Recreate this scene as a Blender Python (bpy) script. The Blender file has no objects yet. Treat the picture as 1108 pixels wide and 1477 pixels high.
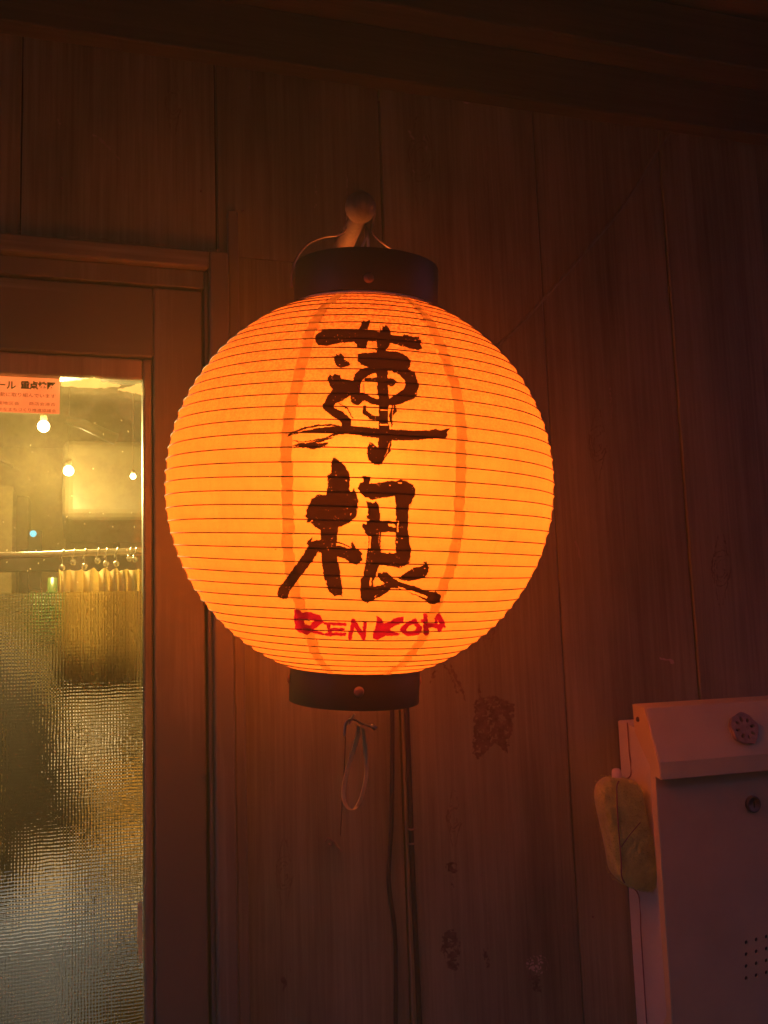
import bpy, bmesh, math, random
import numpy as np
from mathutils import Vector, Matrix

random.seed(7)
rng = np.random.default_rng(7)
sc = bpy.context.scene
COL = sc.collection
rad = math.radians

# ------------------------------------------------------------------ camera
F = 1400.0; PX = 554.0; PY = 738.5            # focal length and principal point of the photo, in photo pixels
hv = Vector((4346, 31, 1400)).normalized()     # wall direction in camera space (x right, y down, z forward)
uv = Vector((-374, -10940, 1400)).normalized()
uv = (uv - hv * uv.dot(hv)).normalized()
yv = hv.cross(uv) * -1
CAM = Vector((0, -1.2, 1.6))
def cam2w(v): return Vector((hv.dot(v), yv.dot(v), uv.dot(v)))
cam_d = bpy.data.cameras.new('camera')
cam = bpy.data.objects.new('camera', cam_d); COL.objects.link(cam)
xr = cam2w(Vector((1, 0, 0))); up = cam2w(Vector((0, -1, 0))); bk = cam2w(Vector((0, 0, -1)))
m = Matrix((xr, up, bk)).transposed().to_4x4(); m.translation = CAM
cam.matrix_world = m
cam_d.sensor_fit = 'VERTICAL'; cam_d.sensor_height = 24.0; cam_d.lens = F / 1477 * 24
cam_d.clip_start = 0.01; cam_d.clip_end = 500
sc.camera = cam
def ray(px, py): return cam2w(Vector((px - PX, py - PY, F))).normalized()
def at(px, py, Y):
    d = ray(px, py); return CAM + d * ((Y - CAM.y) / d.y)

# ------------------------------------------------------------------ world, exposure
w = bpy.data.worlds.new('World'); sc.world = w; w.use_nodes = True
nt = w.node_tree; bg = nt.nodes['Background']
sky = nt.nodes.new('ShaderNodeTexSky'); sky.sky_type = 'NISHITA'; sky.sun_disc = False
sky.sun_elevation = rad(11); sky.sun_rotation = rad(200)
tint = nt.nodes.new('ShaderNodeMix'); tint.data_type = 'RGBA'; tint.blend_type = 'MULTIPLY'; tint.inputs[0].default_value = 1
tint.inputs[7].default_value = (.46, .30, .85, 1)          # dusk violet
nt.links.new(sky.outputs[0], tint.inputs[6]); nt.links.new(tint.outputs[2], bg.inputs[0]); bg.inputs[1].default_value = 0.15
SKY_STRENGTH = bg.inputs[1]
sc.view_settings.view_transform = 'Standard'; sc.view_settings.look = 'None'
sc.view_settings.exposure = 0.0; sc.view_settings.gamma = 1.0
sc.view_settings.use_curve_mapping = False
sc.render.engine = 'CYCLES'
try:
    sc.cycles.use_denoising = True; sc.cycles.denoiser = 'OPENIMAGEDENOISE'
except Exception: pass
sc.cycles.max_bounces = 10; sc.cycles.diffuse_bounces = 5; sc.cycles.transmission_bounces = 8
sc.cycles.transparent_max_bounces = 12
sc.cycles.sample_clamp_indirect = 6.0
BULB = 5.6
ROOM = 1.0
FLARE_HAZE = .06
sc.cycles.volume_bounces = 1

# ------------------------------------------------------------------ helpers
def tag(o, label=None, cat=None, group=None, kind=None):
    if label: o['label'] = label
    if cat: o['category'] = cat
    if group: o['group'] = group
    if kind: o['kind'] = kind
    return o
def empty(name, loc=(0, 0, 0), M=None):
    o = bpy.data.objects.new(name, None); COL.objects.link(o)
    o.empty_display_size = .05
    mt = M.copy() if M else Matrix.Translation(loc)
    o.matrix_world = mt; WM[o.name] = mt.copy(); return o
WM = {}
def wm(o): return WM[o.name] if o and o.name in WM else Matrix()
class MB:
    def __init__(s): s.v = []; s.f = []
    def add(s, vs, fs):
        n = len(s.v); s.v += [tuple(v) for v in vs]; s.f += [tuple(i + n for i in f) for f in fs]; return s
    def box(s, x0, x1, y0, y1, z0, z1):
        vs = [(x, y, z) for x in (x0, x1) for y in (y0, y1) for z in (z0, z1)]
        return s.add(vs, [(0, 1, 3, 2), (4, 6, 7, 5), (0, 4, 5, 1), (2, 3, 7, 6), (0, 2, 6, 4), (1, 5, 7, 3)])
    def prism(s, poly, y0, y1):                       # poly of (x, z), extruded along y
        n = len(poly)
        vs = [(x, y0, z) for x, z in poly] + [(x, y1, z) for x, z in poly]
        return s.add(vs, [tuple(range(n)), tuple(range(2 * n - 1, n - 1, -1))] + [(i, i + n, (i + 1) % n + n, (i + 1) % n) for i in range(n)])
    def tube(s, pts, r, n=8, cap=True):
        pts = [Vector(p) for p in pts]; rs = r if isinstance(r, (list, tuple)) else [r] * len(pts)
        prev = None; vs = []; fs = []
        for i, p in enumerate(pts):
            t = (pts[min(i + 1, len(pts) - 1)] - pts[max(i - 1, 0)]).normalized()
            if prev is None:
                a = Vector((0, 0, 1)) if abs(t.z) < .9 else Vector((1, 0, 0))
                nrm = t.cross(a).normalized()
            else: nrm = (prev - t * prev.dot(t)).normalized()
            prev = nrm; b = t.cross(nrm)
            for k in range(n):
                a = 2 * math.pi * k / n
                vs.append(p + (nrm * math.cos(a) + b * math.sin(a)) * rs[i])
        for i in range(len(pts) - 1):
            for k in range(n): fs.append((i * n + k, i * n + (k + 1) % n, (i + 1) * n + (k + 1) % n, (i + 1) * n + k))
        if cap: fs.append(tuple(range(n))[::-1]); fs.append(tuple(range((len(pts) - 1) * n, len(pts) * n)))
        return s.add(vs, fs)
    def ribbon(s, pts, wd, th, side):                 # flat band, side = width direction
        pts = [Vector(p) for p in pts]; vs = []; fs = []; side = Vector(side).normalized()
        for i, p in enumerate(pts):
            t = (pts[min(i + 1, len(pts) - 1)] - pts[max(i - 1, 0)]).normalized()
            n = t.cross(side).normalized()
            for a, b in ((-1, -1), (1, -1), (1, 1), (-1, 1)): vs.append(p + side * wd / 2 * a + n * th / 2 * b)
        for i in range(len(pts) - 1):
            for k in range(4): fs.append((i * 4 + k, i * 4 + (k + 1) % 4, i * 4 + 4 + (k + 1) % 4, i * 4 + 4 + k))
        fs.append((3, 2, 1, 0)); fs.append(tuple(len(pts) * 4 - 4 + k for k in range(4)))
        return s.add(vs, fs)
    def lathe(s, prof, n=48, M=None, closed=False):   # prof of (r, z) about local z
        M = M or Matrix(); vs = []; fs = []
        for r, z in prof:
            for k in range(n):
                a = 2 * math.pi * k / n; vs.append(M @ Vector((r * math.cos(a), r * math.sin(a), z)))
        L = len(prof)
        for i in range(L if closed else L - 1):
            j = (i + 1) % L
            for k in range(n): fs.append((i * n + k, i * n + (k + 1) % n, j * n + (k + 1) % n, j * n + k))
        if not closed:
            if prof[0][0] > 1e-5: fs.append(tuple(range(n))[::-1])
            if prof[-1][0] > 1e-5: fs.append(tuple(range((L - 1) * n, L * n)))
        return s.add(vs, fs)
    def build(s, name, mat, parent=None, smooth=False, bevel=0, seg=2, world=True, loc=None):
        me = bpy.data.meshes.new(name)
        vs = s.v
        pm = wm(parent)
        if world and parent is not None:
            inv = pm.inverted(); vs = [inv @ Vector(v) for v in vs]
        org = Vector((0, 0, 0))
        if parent is None:
            a = np.array(vs, dtype=float); org = Vector(((a[:, 0].min() + a[:, 0].max()) / 2, (a[:, 1].min() + a[:, 1].max()) / 2, a[:, 2].min()))
            vs = [Vector(v) - org for v in vs]
        me.from_pydata([tuple(v) for v in vs], [], s.f)
        if smooth: me.polygons.foreach_set('use_smooth', [True] * len(me.polygons))
        o = bpy.data.objects.new(name, me); COL.objects.link(o); me.materials.append(mat)
        if parent is not None: o.parent = parent
        else: o.location = org
        WM[o.name] = pm @ Matrix.Translation(org)
        bm = bmesh.new(); bm.from_mesh(me); bmesh.ops.recalc_face_normals(bm, faces=bm.faces); bm.to_mesh(me); bm.free()
        if bevel:
            b = o.modifiers.new('bevel', 'BEVEL'); b.width = bevel; b.segments = seg; b.limit_method = 'ANGLE'; b.angle_limit = rad(40)
        return o

# ------------------------------------------------------------------ materials
def mat(name, col, rough=.5, metal=0, spec=.5, noise=0, scale=20, stretch=(1, 1, 1), bump=0, bscale=60, bdist=.002,
        emit=None, estr=0, rnd=0, coat=0, dark=None, sheen=0):
    m = bpy.data.materials.new(name); m.use_nodes = True; nt = m.node_tree; N = nt.nodes; Lk = nt.links
    p = N['Principled BSDF']
    p.inputs['Base Color'].default_value = (*col, 1); p.inputs['Roughness'].default_value = rough
    p.inputs['Metallic'].default_value = metal; p.inputs['Specular IOR Level'].default_value = spec
    if coat: p.inputs['Coat Weight'].default_value = coat; p.inputs['Coat Roughness'].default_value = .15
    if sheen: p.inputs['Sheen Weight'].default_value = sheen
    tc = N.new('ShaderNodeTexCoord'); mp = N.new('ShaderNodeMapping'); mp.inputs['Scale'].default_value = stretch
    Lk.new(tc.outputs['Object'], mp.inputs[0])
    vec = mp.outputs[0]
    if rnd:
        oi = N.new('ShaderNodeObjectInfo'); ad = N.new('ShaderNodeVectorMath'); ad.operation = 'ADD'
        ml = N.new('ShaderNodeMath'); ml.operation = 'MULTIPLY'; ml.inputs[1].default_value = 37.
        Lk.new(oi.outputs['Random'], ml.inputs[0]); Lk.new(vec, ad.inputs[0]); Lk.new(ml.outputs[0], ad.inputs[1]); vec = ad.outputs[0]
    csock = None
    if noise:
        n1 = N.new('ShaderNodeTexNoise'); n1.inputs['Scale'].default_value = scale; n1.inputs['Detail'].default_value = 8
        n1.inputs['Roughness'].default_value = .6
        Lk.new(vec, n1.inputs['Vector'])
        cr = N.new('ShaderNodeValToRGB'); cr.color_ramp.elements[0].position = .3; cr.color_ramp.elements[1].position = .7
        d = dark or tuple(c * (1 - noise) for c in col)
        cr.color_ramp.elements[0].color = (*d, 1); cr.color_ramp.elements[1].color = (*[min(1, c * (1 + noise * .6)) for c in col], 1)
        Lk.new(n1.outputs[0], cr.inputs[0]); csock = cr.outputs[0]
        rr = N.new('ShaderNodeMapRange'); rr.inputs[3].default_value = max(.05, rough - .12); rr.inputs[4].default_value = min(1, rough + .12)
        Lk.new(n1.outputs[0], rr.inputs[0]); Lk.new(rr.outputs[0], p.inputs['Roughness'])
    if rnd:
        hs = N.new('ShaderNodeHueSaturation'); mr = N.new('ShaderNodeMapRange')
        mr.inputs[3].default_value = 1 - rnd; mr.inputs[4].default_value = 1 + rnd
        Lk.new(oi.outputs['Random'], mr.inputs[0]); Lk.new(mr.outputs[0], hs.inputs['Value'])
        if csock: Lk.new(csock, hs.inputs['Color'])
        else: hs.inputs['Color'].default_value = (*col, 1)
        csock = hs.outputs[0]
    if csock: Lk.new(csock, p.inputs['Base Color'])
    if bump:
        n2 = N.new('ShaderNodeTexNoise'); n2.inputs['Scale'].default_value = bscale; n2.inputs['Detail'].default_value = 6
        Lk.new(vec, n2.inputs['Vector'])
        b = N.new('ShaderNodeBump'); b.inputs['Strength'].default_value = bump; b.inputs['Distance'].default_value = bdist
        Lk.new(n2.outputs[0], b.inputs['Height']); Lk.new(b.outputs[0], p.inputs['Normal'])
    if emit:
        p.inputs['Emission Color'].default_value = (*emit, 1); p.inputs['Emission Strength'].default_value = estr
    return m

def wood_mat(name, col, vertical=True, rough=.42, rnd=.14, grain=.55, blotch=.62):
    m = bpy.data.materials.new(name); m.use_nodes = True; nt = m.node_tree; N = nt.nodes; Lk = nt.links
    p = N['Principled BSDF']
    tc = N.new('ShaderNodeTexCoord'); oi = N.new('ShaderNodeObjectInfo')
    ml = N.new('ShaderNodeMath'); ml.operation = 'MULTIPLY'; ml.inputs[1].default_value = 23.; Lk.new(oi.outputs['Random'], ml.inputs[0])
    ad = N.new('ShaderNodeVectorMath'); Lk.new(tc.outputs['Object'], ad.inputs[0]); Lk.new(ml.outputs[0], ad.inputs[1])
    def mapn(scl):
        q = N.new('ShaderNodeMapping'); q.inputs['Scale'].default_value = scl if vertical else (scl[2], scl[1], scl[0])
        Lk.new(ad.outputs[0], q.inputs[0]); return q.outputs[0]
    def noise(vec, s, d=6, r=.6, dist=0):
        q = N.new('ShaderNodeTexNoise'); q.inputs['Scale'].default_value = s; q.inputs['Detail'].default_value = d
        q.inputs['Roughness'].default_value = r; q.inputs['Distortion'].default_value = dist; Lk.new(vec, q.inputs['Vector']); return q.outputs[0]
    fine = noise(mapn((60, 60, 1.6)), 3.0, 8, .65, .3)
    mid = noise(mapn((14, 14, .9)), 1.0, 5, .6, .8)
    big = noise(mapn((5, 5, 3.2)), 1.0, 4, .55)
    def mix(a, b, op, fb=None):
        q = N.new('ShaderNodeMath'); q.operation = op; Lk.new(a, q.inputs[0])
        if fb is None: Lk.new(b, q.inputs[1])
        else: q.inputs[1].default_value = fb
        return q.outputs[0]
    f1 = mix(fine, None, 'MULTIPLY', grain); f2 = mix(mid, None, 'MULTIPLY', .6); f3 = mix(big, None, 'MULTIPLY', blotch)
    tot = mix(mix(f1, f2, 'ADD'), f3, 'ADD')
    cr = N.new('ShaderNodeMapRange'); cr.inputs[1].default_value = .6; cr.inputs[2].default_value = 1.18; cr.inputs[3].default_value = .42; cr.inputs[4].default_value = 1.5
    Lk.new(tot, cr.inputs[0])
    mr = N.new('ShaderNodeMapRange'); mr.inputs[3].default_value = 1 - rnd; mr.inputs[4].default_value = 1 + rnd; Lk.new(oi.outputs['Random'], mr.inputs[0])
    val = mix(cr.outputs[0], mr.outputs[0], 'MULTIPLY')
    hs = N.new('ShaderNodeHueSaturation'); hs.inputs['Color'].default_value = (*col, 1); Lk.new(val, hs.inputs['Value'])
    Lk.new(hs.outputs[0], p.inputs['Base Color'])
    r = N.new('ShaderNodeMapRange'); r.inputs[3].default_value = rough - .1; r.inputs[4].default_value = rough + .2; Lk.new(big, r.inputs[0]); Lk.new(r.outputs[0], p.inputs['Roughness'])
    b = N.new('ShaderNodeBump'); b.inputs['Strength'].default_value = .35; b.inputs['Distance'].default_value = .0012
    Lk.new(mix(f1, f2, 'ADD'), b.inputs['Height']); Lk.new(b.outputs[0], p.inputs['Normal'])
    return m

M = {}
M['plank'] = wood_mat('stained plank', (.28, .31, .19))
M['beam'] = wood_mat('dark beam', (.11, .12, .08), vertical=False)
M['door'] = wood_mat('painted door', (.46, .49, .38), rough=.4, grain=.25, blotch=.35, rnd=.05)
M['doorh'] = wood_mat('painted door rail', (.45, .47, .365), vertical=False, rough=.4, grain=.25, blotch=.35, rnd=.05)
M['bead'] = wood_mat('glazing bead', (.50, .50, .34), rough=.4, grain=.25, rnd=.05)
M['gap'] = mat('dark gap', (.015, .011, .009), .9)
M['lacquer'] = mat('black lacquer', (.085, .065, .03), .42)
M['rivet'] = mat('brass rivet', (.42, .27, .16), .5, metal=.5)
M['wire'] = mat('copper wire', (.75, .50, .36), .35, metal=.85)
M['steel'] = mat('steel', (.5, .45, .42), .35, metal=.9)
M['rib'] = mat('dark rib', (.05, .018, .008), .6)
M['peg'] = wood_mat('pale peg', (.30, .19, .13), rough=.6, rnd=0)
M['cable'] = mat('black cable', (.05, .04, .035), .45)
M['cord'] = mat('brown cord', (.07, .045, .03), .7)
M['thread'] = mat('thread', (.06, .04, .03), .8)
M['band'] = mat('tan rubber', (.95, .66, .22), .6, noise=.15, scale=80)
M['nail'] = mat('nail', (.32, .25, .2), .5, metal=.6)
M['paint_fleck'] = mat('pale fleck', (.55, .48, .42), .8)
M['stain'] = mat('dark stain', (.17, .15, .11), .8, noise=.5, scale=90)
M['asphalt'] = mat('asphalt', (.05, .05, .052), .9, noise=.4, scale=60)
M['box_face'] = mat('brown powder coated steel', (.80, .65, .31), .5, noise=.10, scale=14, bump=.12, bscale=500, bdist=.0004)
M['box_lid'] = mat('lid steel', (.90, .80, .36), .5, noise=.08, scale=14, bump=.12, bscale=500, bdist=.0004)
M['box_side'] = mat('cream side', (.95, .96, .68), .6, noise=.12, scale=10, bump=.1, bscale=200, bdist=.0004)
M['hole'] = mat('inside of letterbox', (.01, .008, .007), .9)
M['lock'] = mat('lock metal', (.22, .17, .12), .4, metal=.8)
M['lotus'] = mat('lotus root slice', (.42, .32, .22), .6, noise=.35, scale=120, bump=.5, bscale=260, bdist=.001)
M['fuzzy'] = mat('olive fuzzy cloth', (.74, .95, .22), .95, noise=.3, scale=45, bump=1, bscale=190, bdist=.004, sheen=.4)
M['fuzzy_side'] = mat('olive edge', (.20, .18, .10), .9, noise=.2, scale=60)
M['nub'] = mat('pale plastic nub', (.85, .80, .68), .5)
M['cord_shadow'] = mat('brown cord shadow', (.30, .19, .11), .85)

M['st_green'] = mat('sticker green print', (.10, .24, .07), .7)
M['st_brown'] = mat('sticker brown print', (.32, .10, .05), .7)

M['red_ink_fallback'] = mat('x', (.3, .02, .02), .7)
# room
M['room_wall'] = mat('cream plaster', (.62, .50, .25), .85, noise=.1, scale=3)
M['room_ceiling'] = mat('cream ceiling', (.60, .48, .28), .85, noise=.06, scale=3)
M['room_floor'] = mat('room floor', (.12, .08, .06), .6, noise=.2, scale=5)
M['hood'] = mat('cream duct cover', (.30, .26, .15), .35, noise=.04, scale=6)
M['room_dark'] = mat('dark joinery', (.03, .019, .009), .6, noise=.3, scale=8)
M['room_mid'] = mat('tan joinery', (.38, .28, .15), .6, noise=.15, scale=6)
M['room_gold'] = mat('golden shelf board', (.62, .36, .10), .6, noise=.35, scale=9)
M['counter'] = mat('counter wood', (.24, .19, .13), .6, noise=.3, scale=7)
M['coat'] = mat('dark cloth', (.035, .03, .035), .95, noise=.4, scale=10)
M['white_cloth'] = mat('pale cloth', (.7, .68, .85), .9, noise=.1, scale=12)
M['navy'] = mat('navy cloth', (.22, .32, .80), .9, noise=.3, scale=12)
M['green'] = mat('green bottle', (.03, .06, .015), .3)

M['rod'] = mat('pale rod', (.62, .54, .40), .35, metal=.3)
M['ring'] = mat('ring', (.8, .76, .62), .25, metal=.6)
M['lampglow'] = mat('lit bulb', (.9, .8, .6), .5, emit=(1, .78, .38), estr=60)
M['led'] = mat('cyan light', (.1, .5, .6), .5, emit=(.08, .75, 1.), estr=1.6)

def glass_clear():
    m = bpy.data.materials.new('clear pane'); m.use_nodes = True; nt = m.node_tree; N = nt.nodes; Lk = nt.links
    N.remove(N['Principled BSDF']); out = N['Material Output']
    t = N.new('ShaderNodeBsdfTransparent'); t.inputs[0].default_value = (.93, .93, .9, 1)
    g = N.new('ShaderNodeBsdfGlossy'); g.inputs['Roughness'].default_value = .02
    fr = N.new('ShaderNodeFresnel'); fr.inputs[0].default_value = 1.45
    mx = N.new('ShaderNodeMixShader'); Lk.new(fr.outputs[0], mx.inputs[0]); Lk.new(t.outputs[0], mx.inputs[1]); Lk.new(g.outputs[0], mx.inputs[2])
    # dust and smears on the pane
    d = N.new('ShaderNodeBsdfDiffuse'); d.inputs[0].default_value = (.6, .55, .45, 1)
    tc = N.new('ShaderNodeTexCoord'); n = N.new('ShaderNodeTexNoise'); n.inputs['Scale'].default_value = 18; n.inputs['Detail'].default_value = 9; n.inputs['Roughness'].default_value = .75
    Lk.new(tc.outputs['Object'], n.inputs['Vector'])
    mr = N.new('ShaderNodeMapRange'); mr.inputs[1].default_value = .45; mr.inputs[2].default_value = .85; mr.inputs[3].default_value = .03; mr.inputs[4].default_value = .4
    Lk.new(n.outputs[0], mr.inputs[0])
    m2 = N.new('ShaderNodeMixShader'); Lk.new(mr.outputs[0], m2.inputs[0]); Lk.new(mx.outputs[0], m2.inputs[1]); Lk.new(d.outputs[0], m2.inputs[2])
    Lk.new(m2.outputs[0], out.inputs[0]); return m
M['clear'] = glass_clear()
def glass_woven():
    m = bpy.data.materials.new('woven patterned glass'); m.use_nodes = True; nt = m.node_tree; N = nt.nodes; Lk = nt.links
    p = N['Principled BSDF']; p.inputs['Base Color'].default_value = (.93, .92, .90, 1)
    p.inputs['Transmission Weight'].default_value = 1; p.inputs['Roughness'].default_value = .06; p.inputs['IOR'].default_value = 1.52
    return m
M['woven'] = glass_woven()

def paper_mat(name, tcol, dcol, dusty=True, strip=False):
    m = bpy.data.materials.new(name); m.use_nodes = True; nt = m.node_tree; N = nt.nodes; Lk = nt.links
    N.remove(N['Principled BSDF']); out = N['Material Output']
    tr = N.new('ShaderNodeBsdfTranslucent'); df = N.new('ShaderNodeBsdfDiffuse')
    tc = N.new('ShaderNodeTexCoord')
    # fibrous mottling
    n1 = N.new('ShaderNodeTexNoise'); n1.inputs['Scale'].default_value = 26; n1.inputs['Detail'].default_value = 9; n1.inputs['Roughness'].default_value = .7
    mp = N.new('ShaderNodeMapping'); mp.inputs['Scale'].default_value = (1, 1, 2.2); Lk.new(tc.outputs['Object'], mp.inputs[0]); Lk.new(mp.outputs[0], n1.inputs['Vector'])
    n2 = N.new('ShaderNodeTexNoise'); n2.inputs['Scale'].default_value = 430; n2.inputs['Detail'].default_value = 3; Lk.new(tc.outputs['Object'], n2.inputs['Vector'])
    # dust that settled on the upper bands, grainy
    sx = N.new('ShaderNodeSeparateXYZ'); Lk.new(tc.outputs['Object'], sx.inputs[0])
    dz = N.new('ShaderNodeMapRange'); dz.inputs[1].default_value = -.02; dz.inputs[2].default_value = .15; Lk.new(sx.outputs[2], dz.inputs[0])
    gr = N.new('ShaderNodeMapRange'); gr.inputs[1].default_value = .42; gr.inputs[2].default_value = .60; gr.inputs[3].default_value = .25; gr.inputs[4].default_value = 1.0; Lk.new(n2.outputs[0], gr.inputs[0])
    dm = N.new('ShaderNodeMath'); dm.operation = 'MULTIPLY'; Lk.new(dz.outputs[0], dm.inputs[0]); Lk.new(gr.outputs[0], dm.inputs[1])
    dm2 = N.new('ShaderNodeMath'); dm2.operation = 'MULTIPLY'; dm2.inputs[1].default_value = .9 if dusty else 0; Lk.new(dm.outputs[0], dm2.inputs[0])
    mr = N.new('ShaderNodeMapRange'); mr.inputs[1].default_value = .3; mr.inputs[2].default_value = .7; mr.inputs[3].default_value = .90; mr.inputs[4].default_value = 1.06; Lk.new(n1.outputs[0], mr.inputs[0])
    mr2 = N.new('ShaderNodeMapRange'); mr2.inputs[1].default_value = .3; mr2.inputs[2].default_value = .7; mr2.inputs[3].default_value = .95; mr2.inputs[4].default_value = 1.04; Lk.new(n2.outputs[0], mr2.inputs[0])
    mv = N.new('ShaderNodeMath'); mv.operation = 'MULTIPLY'; Lk.new(mr.outputs[0], mv.inputs[0]); Lk.new(mr2.outputs[0], mv.inputs[1])
    n3 = N.new('ShaderNodeTexNoise'); n3.inputs['Scale'].default_value = 75; n3.inputs['Detail'].default_value = 4; n3.inputs['Distortion'].default_value = 1.2
    m3 = N.new('ShaderNodeMapping'); m3.inputs['Scale'].default_value = (1.3, 1.3, .35); Lk.new(tc.outputs['Object'], m3.inputs[0]); Lk.new(m3.outputs[0], n3.inputs['Vector'])
    r3 = N.new('ShaderNodeMapRange'); r3.inputs[1].default_value = .3; r3.inputs[2].default_value = .7; r3.inputs[3].default_value = .90; r3.inputs[4].default_value = 1.05; Lk.new(n3.outputs[0], r3.inputs[0])
    n4 = N.new('ShaderNodeTexVoronoi'); n4.inputs['Scale'].default_value = 95; Lk.new(tc.outputs['Object'], n4.inputs['Vector'])
    r4 = N.new('ShaderNodeMapRange'); r4.inputs[1].default_value = .05; r4.inputs[2].default_value = .13; r4.inputs[3].default_value = .78; r4.inputs[4].default_value = 1.; Lk.new(n4.outputs['Distance'], r4.inputs[0])
    v3 = N.new('ShaderNodeMath'); v3.operation = 'MULTIPLY'; Lk.new(r3.outputs[0], v3.inputs[0]); Lk.new(r4.outputs[0], v3.inputs[1])
    v4 = N.new('ShaderNodeMath'); v4.operation = 'MULTIPLY'; Lk.new(v3.outputs[0], v4.inputs[0]); Lk.new(mv.outputs[0], v4.inputs[1])
    hs = N.new('ShaderNodeHueSaturation'); hs.inputs['Color'].default_value = (*tcol, 1); Lk.new(v4.outputs[0], hs.inputs['Value'])
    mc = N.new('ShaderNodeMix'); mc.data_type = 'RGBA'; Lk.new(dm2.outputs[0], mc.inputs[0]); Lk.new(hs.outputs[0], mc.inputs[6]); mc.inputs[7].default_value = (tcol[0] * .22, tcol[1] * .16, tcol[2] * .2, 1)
    Lk.new(mc.outputs[2], tr.inputs[0]); df.inputs[0].default_value = (*dcol, 1)
    a = N.new('ShaderNodeMixShader'); a.inputs[0].default_value = .30; Lk.new(tr.outputs[0], a.inputs[1]); Lk.new(df.outputs[0], a.inputs[2])
    b = N.new('ShaderNodeBump'); b.inputs['Strength'].default_value = .5; b.inputs['Distance'].default_value = .0012; Lk.new(n1.outputs[0], b.inputs['Height'])
    Lk.new(b.outputs[0], df.inputs['Normal'])
    rf = N.new('ShaderNodeBsdfRefraction'); rf.inputs['Roughness'].default_value = .85; rf.inputs['IOR'].default_value = 1.4
    Lk.new(mc.outputs[2], rf.inputs[0])                       # paper scatters light forward: hotter in front of the bulb
    c = N.new('ShaderNodeMixShader'); c.inputs[0].default_value = .03; Lk.new(a.outputs[0], c.inputs[1]); Lk.new(rf.outputs[0], c.inputs[2])
    Lk.new(c.outputs[0], out.inputs[0]); return m
PT = (.97, .40, .11)
M['paper'] = paper_mat('lantern paper', PT, (.70, .45, .22))
M['strip'] = paper_mat('paper seam strip', (.70, .82, .68), (.60, .40, .18), dusty=False)
def ink_mat(name, tcol, dcol, rough=.5):
    m = bpy.data.materials.new(name); m.use_nodes = True; nt = m.node_tree; N = nt.nodes; Lk = nt.links
    N.remove(N['Principled BSDF']); out = N['Material Output']
    tr = N.new('ShaderNodeBsdfTranslucent'); df = N.new('ShaderNodeBsdfDiffuse'); ad = N.new('ShaderNodeAddShader')
    tr.inputs[0].default_value = (*tcol, 1); df.inputs[0].default_value = (*dcol, 1)
    Lk.new(tr.outputs[0], ad.inputs[0]); Lk.new(df.outputs[0], ad.inputs[1]); Lk.new(ad.outputs[0], out.inputs[0]); return m
M['peel'] = ink_mat('peeled paper', (.30, .26, .16), (.62, .60, .45))
M['sticker'] = ink_mat('pink sticker', (.34, .21, .17), (.62, .46, .40))
M['ink'] = ink_mat('black brush ink', (.030, .025, .03), (.03, .018, .012))
M['redink'] = ink_mat('red brush ink', (.25, .012, .30), (.30, .01, .05))

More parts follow.
